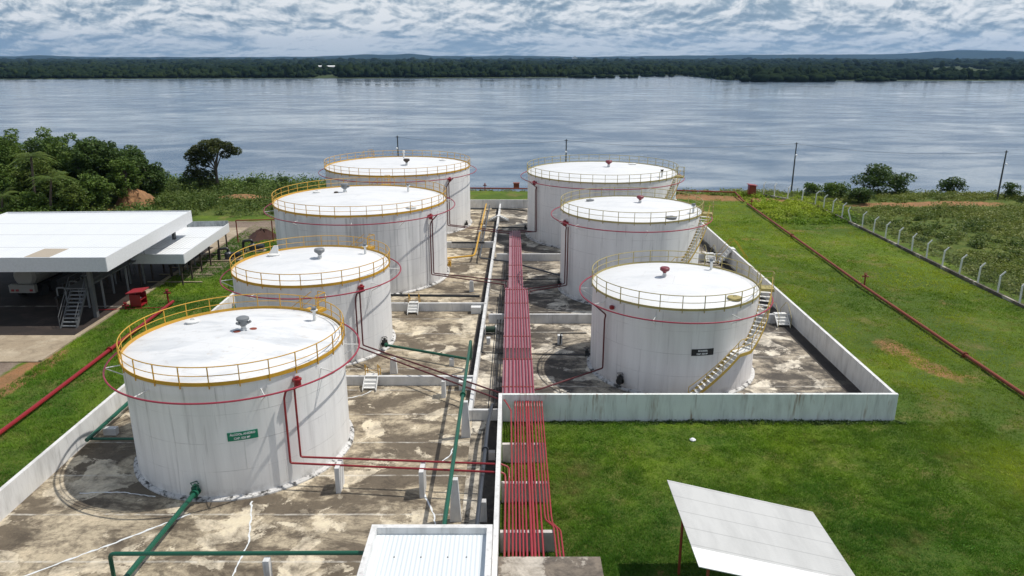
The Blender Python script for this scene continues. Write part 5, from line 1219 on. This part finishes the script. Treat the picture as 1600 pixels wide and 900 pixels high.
for a in ((-71.0, 104.5, 11.2, 5.2, 'broad tree left of the tall woodland clump, right behind the palm', 'leaf', 4), (-65.0, 107.5, 11.4, 4.6, 'tallest rounded tree of the left woodland', 'leaf', 5),
          (-60.2, 106.5, 10.9, 3.9, 'dark dense tree in the middle of the left woodland', 'leaf_d', 6), (-56.4, 108.0, 10.2, 3.4, 'narrow dark tree at the right end of the left woodland', 'leaf_d', 7),
          (-54.4, 104.6, 7.8, 2.6, 'smaller tree in front of the right end of the left woodland', 'leaf', 8), (-77.5, 107, 10.8, 5.0, 'tree at the left edge of the view behind the palms', 'leaf_d', 9),
          (-68.0, 99.5, 6.4, 3.3, 'low bushy tree over the left end of the canopy roof', 'leaf', 10), (-62.0, 99.8, 6.2, 3.4, 'low leafy tree directly behind the white canopy', 'leaf_y', 11),
          (-57.2, 100.3, 5.6, 2.9, 'low leafy tree left of the orange clay bank', 'leaf', 12),
          (-69.5, 113.0, 10.9, 5.0, 'dark tree filling the back of the left woodland near the frame edge', 'leaf_d', 13), (-62.6, 113.5, 11.0, 4.6, 'dark tree behind the tallest tree of the left woodland', 'leaf_d', 14),
          (-57.6, 113.0, 9.6, 4.0, 'dark tree behind the right end of the left woodland', 'leaf_d', 15), (-53.6, 110.5, 6.4, 2.6, 'lowest tree stepping down to the scrub at the right end of the left woodland', 'leaf_d', 16), (-65.0, 101.5, 8.2, 3.6, 'mid-height leafy tree behind the palms', 'leaf_y', 17), (-62.2, 94.6, 4.2, 2.6, 'dense low tree hiding the foot of the tall palm', 'leaf', 18), (-57.6, 96.4, 4.6, 2.5, 'dense low tree right of the shorter palm', 'leaf_y', 19)):
    tree('woodland_tree', a[0], a[1], a[2], a[3], a[4], m=a[5], seed=a[6], base=.04, ncl=78, per=190, leaf=.18, clump=.23, group='trees of the left woodland')
palm(-63.0, 97.3, 7.8, 'tall feathery palm at the left edge of the view', 3, L_=3.6); palm(-59.8, 95.0, 5.4, 'shorter yellowish palm left of the canopy roof', 4, L_=3.3, lean=.9); palm(-64.8, 93.0, 3.6, 'low palm at the left edge just above the canopy roof', 5, L_=3.0)
# the lone flat-topped tree
rng = np.random.default_rng(42); lx, ly = -50.2, 125.0; lz = float(height(lx, ly))
lt = thing('lone_tree', (lx, ly, lz), 'lone flat-topped tree with a bare leaning trunk on the river bank', 'tree')
th = 6.9 - lz
CC = [(-2.8, .5, .80), (-1.7, .3, .76), (-.8, .6, .80), (-1.2, 0, .68), (-.4, .3, .66), (.3, -.3, .78), (4.1, .3, .80), (3.2, -.5, .92), (.4, .6, .97), (-3.1, .4, .60), (-2.2, 0, .86), (-1.2, .6, .92), (-.2, -.5, .95), (.9, .3, .96), (1.9, -.2, .93), (2.8, .4, .88), (3.6, 0, .82), (-3.0, -.3, .78), (-3.6, .2, .70), (-2.4, .8, .70), (0.2, 1.2, .86), (1.3, -1.2, .85),
      (-3.3, 0, .48), (-2.6, .4, .36), (-1.6, -.4, .42), (-1.0, .3, .30), (-2.0, .2, .22), (-.9, -.2, .56), (-1.9, .4, .58), (-.4, .2, .20), (2.4, .2, .74), (-3.8, 0, .38), (-1.0, 0, .12), (-2.2, 0, .10), (-.2, 0, .38), (-2.9, 0, .60)]
C = np.array([(lx + a, ly + b * 1.4, lz + c * th) for a, b, c in CC]); rad = np.array([1.05 if c > .66 else 1.0 for *_, c in CC]) * rng.uniform(.8, 1.1, len(CC))
pts = clump_pts(rng, C, rad * .95, 420); link('crown', leaf_mesh('crown', pts, rng.uniform(.6, 1.3, len(pts)) * .16, 'leaf_o', rng), lt).location = -Vector((lx, ly, lz))
tb = MB().tube([(lx + .6, ly, lz - .2), (lx + .55, ly, lz + th * .35), (lx + .7, ly, lz + th * .6), (lx + 1.5, ly, lz + th * .85)], [.30, .24, .18, .08], 9)
for a, b, c in ((-2.2, 0, .84), (2.9, .3, .86), (-.2, -.4, .92), (1.9, 0, .9), (-2.0, .2, .55)): tb.tube([(lx + .6, ly, lz + th * .45), (lx + .6 + (a - .6) * .5, ly, lz + th * (.45 + (c - .45) * .7)), (lx + a, ly + b, lz + th * c)], [.13, .09, .04], 6)
tb.build('trunk', M['bark'], lt)
for a in ((-44.6, 128, 3.2, 1.5, 'thin bush right of the lone tree on the bank', 'leaf_d', 20), (-40.2, 130, 3.6, 1.6, 'dark bush right of the lone tree, nearest the second left tank', 'leaf_d', 21), (-54.8, 126, 3.6, 1.9, 'rounded bush just left of the lone tree', 'leaf_d', 22),
          (-62.5, 132, 4.4, 2.3, 'bush on the bank between the woodland and the lone tree', 'leaf', 23), (-36.4, 119, 2.2, 1.6, 'low bush at the edge of the third left tank', 'leaf_d', 24)):
    tree('bush', a[0], a[1], a[2], a[3], a[4], 'bush', a[5], .08, a[6], base=.02, ncl=22, per=190, leaf=.15, group='bushes along the left bank')
for a in ((55.3, 113.5, 4.6, 3.4, 'largest spreading bush behind the fence near the river', 'leaf_d', 30), (59.4, 114, 3.6, 2.6, 'right half of the double bush behind the fence near the river', 'leaf_d', 31), (47.8, 109.5, 3.0, 2.6, 'bright green bush over the far bend of the fence', 'leaf', 32),
          (49.8, 106.0, 2.6, 2.2, 'dark bush just behind the bent fence post', 'leaf_d', 33), (66.8, 113.0, 3.1, 2.1, 'single rounded bush standing on the river edge', 'leaf_d', 34), (73.2, 108.5, 2.6, 1.5, 'small bush right beside the right-hand lamp pole', 'leaf_d', 35),
          (77.0, 106.0, 4.8, 3.6, 'dark tree at the right edge of the view', 'leaf_d', 36), (45.4, 112.3, 2.4, 1.7, 'low bush at the foot of the fence corner lamp pole', 'leaf', 37), (74.5, 89, 1.9, 3.0, 'low bushy thicket at the right edge of the scrub', 'leaf', 38)):
    tree('bush', a[0], a[1], a[2], a[3], a[4], 'bush', a[5], .09, a[6], base=.02, ncl=30, per=150, leaf=.16, group='bushes beyond the wire fence')
# scrub that nobody could count
def scrub(name, n, area, hmin, hmax, m, leaf, label, seed, per=34, keep=None, wid=1.0):
    rng = np.random.default_rng(seed); x = rng.uniform(area[0], area[1], n); y = rng.uniform(area[2], area[3], n)
    k = rng.random(n) < .25 + 1.1 * vnoise(x, y, 6, seed)
    if keep is not None: k &= keep(x, y)
    x, y = x[k], y[k]; z = height(x, y); h = rng.uniform(hmin, hmax, len(x)) * (.5 + vnoise(x, y, 11, seed + 1)) ; out, sz = [], []
    for xi, yi, zi, hi in zip(x, y, z, h):
        q = int(per * (.6 + hi)); d = rng.normal(0, 1, (q, 3)); d /= np.linalg.norm(d, axis=1)[:, None]; d[:, 2] = np.abs(d[:, 2])
        out.append(d * rng.uniform(.5, 1, (q, 1)) * np.array([hi * wid, hi * wid, hi]) + np.array([xi, yi, zi])); sz.append(rng.uniform(.6, 1.3, q) * leaf)
    C = np.concatenate(out); o = link(name, leaf_mesh(name, C, np.concatenate(sz), m, rng)); kind(o, 'stuff'); tag(o, label, 'scrub'); return o
scrub('canopy_thicket', 420, (-84, -48, 90.5, 98.5), .9, 2.4, 'leaf', .2, 'leafy thicket growing right behind the loading canopy', 59, per=60, keep=lambda x, y: ~((x > -58) & (x < -50)))
gapclay = lambda x, y: ~((((x + 54.5) / 3.2) ** 2 + ((y - 103.5) / 3.6) ** 2) < 1) & ~((((x + 40) / 6.5) ** 2 + ((y - 110.8) / 1.7) ** 2) < 1)
scrub('bank_scrub', 5200, (-115, -27, 97, 150), .5, 1.8, 'leaf_y', .17, 'tangled green scrub covering the left river bank', 50, keep=gapclay)
scrub('bank_thicket', 1900, (-150, -30, 122, 205), 1.2, 3.0, 'leaf', .24, 'dark thicket sloping down to the water on the left', 51)
scrub('field_scrub', 6800, (44.3, 92, 52, 111), .14, .85, 'weed', .13, 'rough green weeds covering the field beyond the fence', 52, per=26, wid=1.5, keep=lambda x, y: ~((x > 46) & (x < 74) & (np.abs(y - 104.3 + 1.0 * np.sin(x * .7)) < 1.9)))
scrub('field_thicket', 230, (46, 92, 55, 100), .45, 1.25, 'leaf_y', .15, 'taller tangled bushes standing in the weedy field', 66, per=110, wid=1.3)
scrub('edge_weeds', 1500, (20, 84, 108, 121), .15, .8, 'weed', .13, 'weeds growing along the river edge on the right', 53, per=20, keep=lambda x, y: (y > 112.5 - .1 * (x - 30) * (x > 30)) )
scrub('edge_weeds', 700, (-26, 22, 117, 121), .15, .55, 'weed', .12, 'weeds growing along the river edge behind the far tanks', 54, per=16)
scrub('fence_weeds', 900, (34, 46.5, 92, 114), .15, .8, 'blade', .14, 'tall weeds swallowing the far bend of the fence', 55, per=30)
scrub('lawn_weeds', 360, (23, 42, 58, 111), .05, .20, 'blade', .09, 'scattered dark weeds on the right-hand grass', 56, per=18, wid=1.6)
scrub('wall_weeds', 620, (2.2, 22.6, 38.45, 38.76), .06, .22, 'leaf_d', .05, 'dark weeds along the foot of the pale green front wall', 57, per=22, wid=1.3)
scrub('lawn_weeds', 520, (2, 27, 21.5, 38.4), .03, .10, 'blade', .05, 'broad-leaved weeds scattered through the mown grass before the front wall', 58, per=26, wid=2.6)
# grass blades
def grass(name, n, x0, x1, y0, y1, hmin, hmax, label, seed, keep=None, m='blade', w=.010, spread=.06):
    rng = np.random.default_rng(seed); u = rng.random(n); y = y0 * (y1 / y0) ** u; x = rng.uniform(x0, x1, n)
    k = rng.random(n) < .35 + .9 * vnoise(x, y, 1.7, seed) * vnoise(x, y, 4.5, seed + 2)
    if keep is not None: k &= keep(x, y)
    x, y = x[k], y[k]; n = len(x); z = height(x, y); s = np.clip(y / 30, .8, 2.2)
    z = z + 0; fade = (1 - sm(y1 * .86, y1, y)) if y1 > 50 else 1.0; h = fade * rng.uniform(hmin, hmax, n) * (.35 + .8 * vnoise(x, y, 2.4, seed + 4) + 1.1 * vnoise(x, y, .5, seed + 6) ** 2); V = []
    for j in range(3):
        a = rng.random(n) * 6.283; dx, dy = np.cos(a), np.sin(a); ox, oy = rng.normal(0, spread * .5, n), rng.normal(0, spread * .5, n); l = h * rng.uniform(.3, 1.1, n); ww = w * s
        b = np.stack([x + ox, y + oy, z - .01], 1)
        V.append(np.stack([b + np.stack([-dy * ww, dx * ww, 0 * x], 1), b + np.stack([dy * ww, -dx * ww, 0 * x], 1), b + np.stack([dx * l, dy * l, h], 1)], 1))
    V = np.concatenate(V).reshape(-1, 3); o = link(name, np_mesh(name, V, np.arange(len(V)), 3, M[m])); kind(o, 'stuff'); tag(o, label, 'grass')
inrack = lambda x, y: ~((x > -.6) & (x < 3.55) & (y < 25.1))
grass('grass', 330000, -.5, 27, 21.5, 38.7, .02, .12, 'mown green grass in front of the pale green wall', 60, keep=inrack)
grass('grass', 210000, 22.4, 42.4, 30, 116, .03, .13, 'green grass between the right-hand wall and the fence', 61)
grass('grass', 90000, -32.3, -23.4, 28, 95, .05, .18, 'green grass strip between the left wall and the pavement', 62)
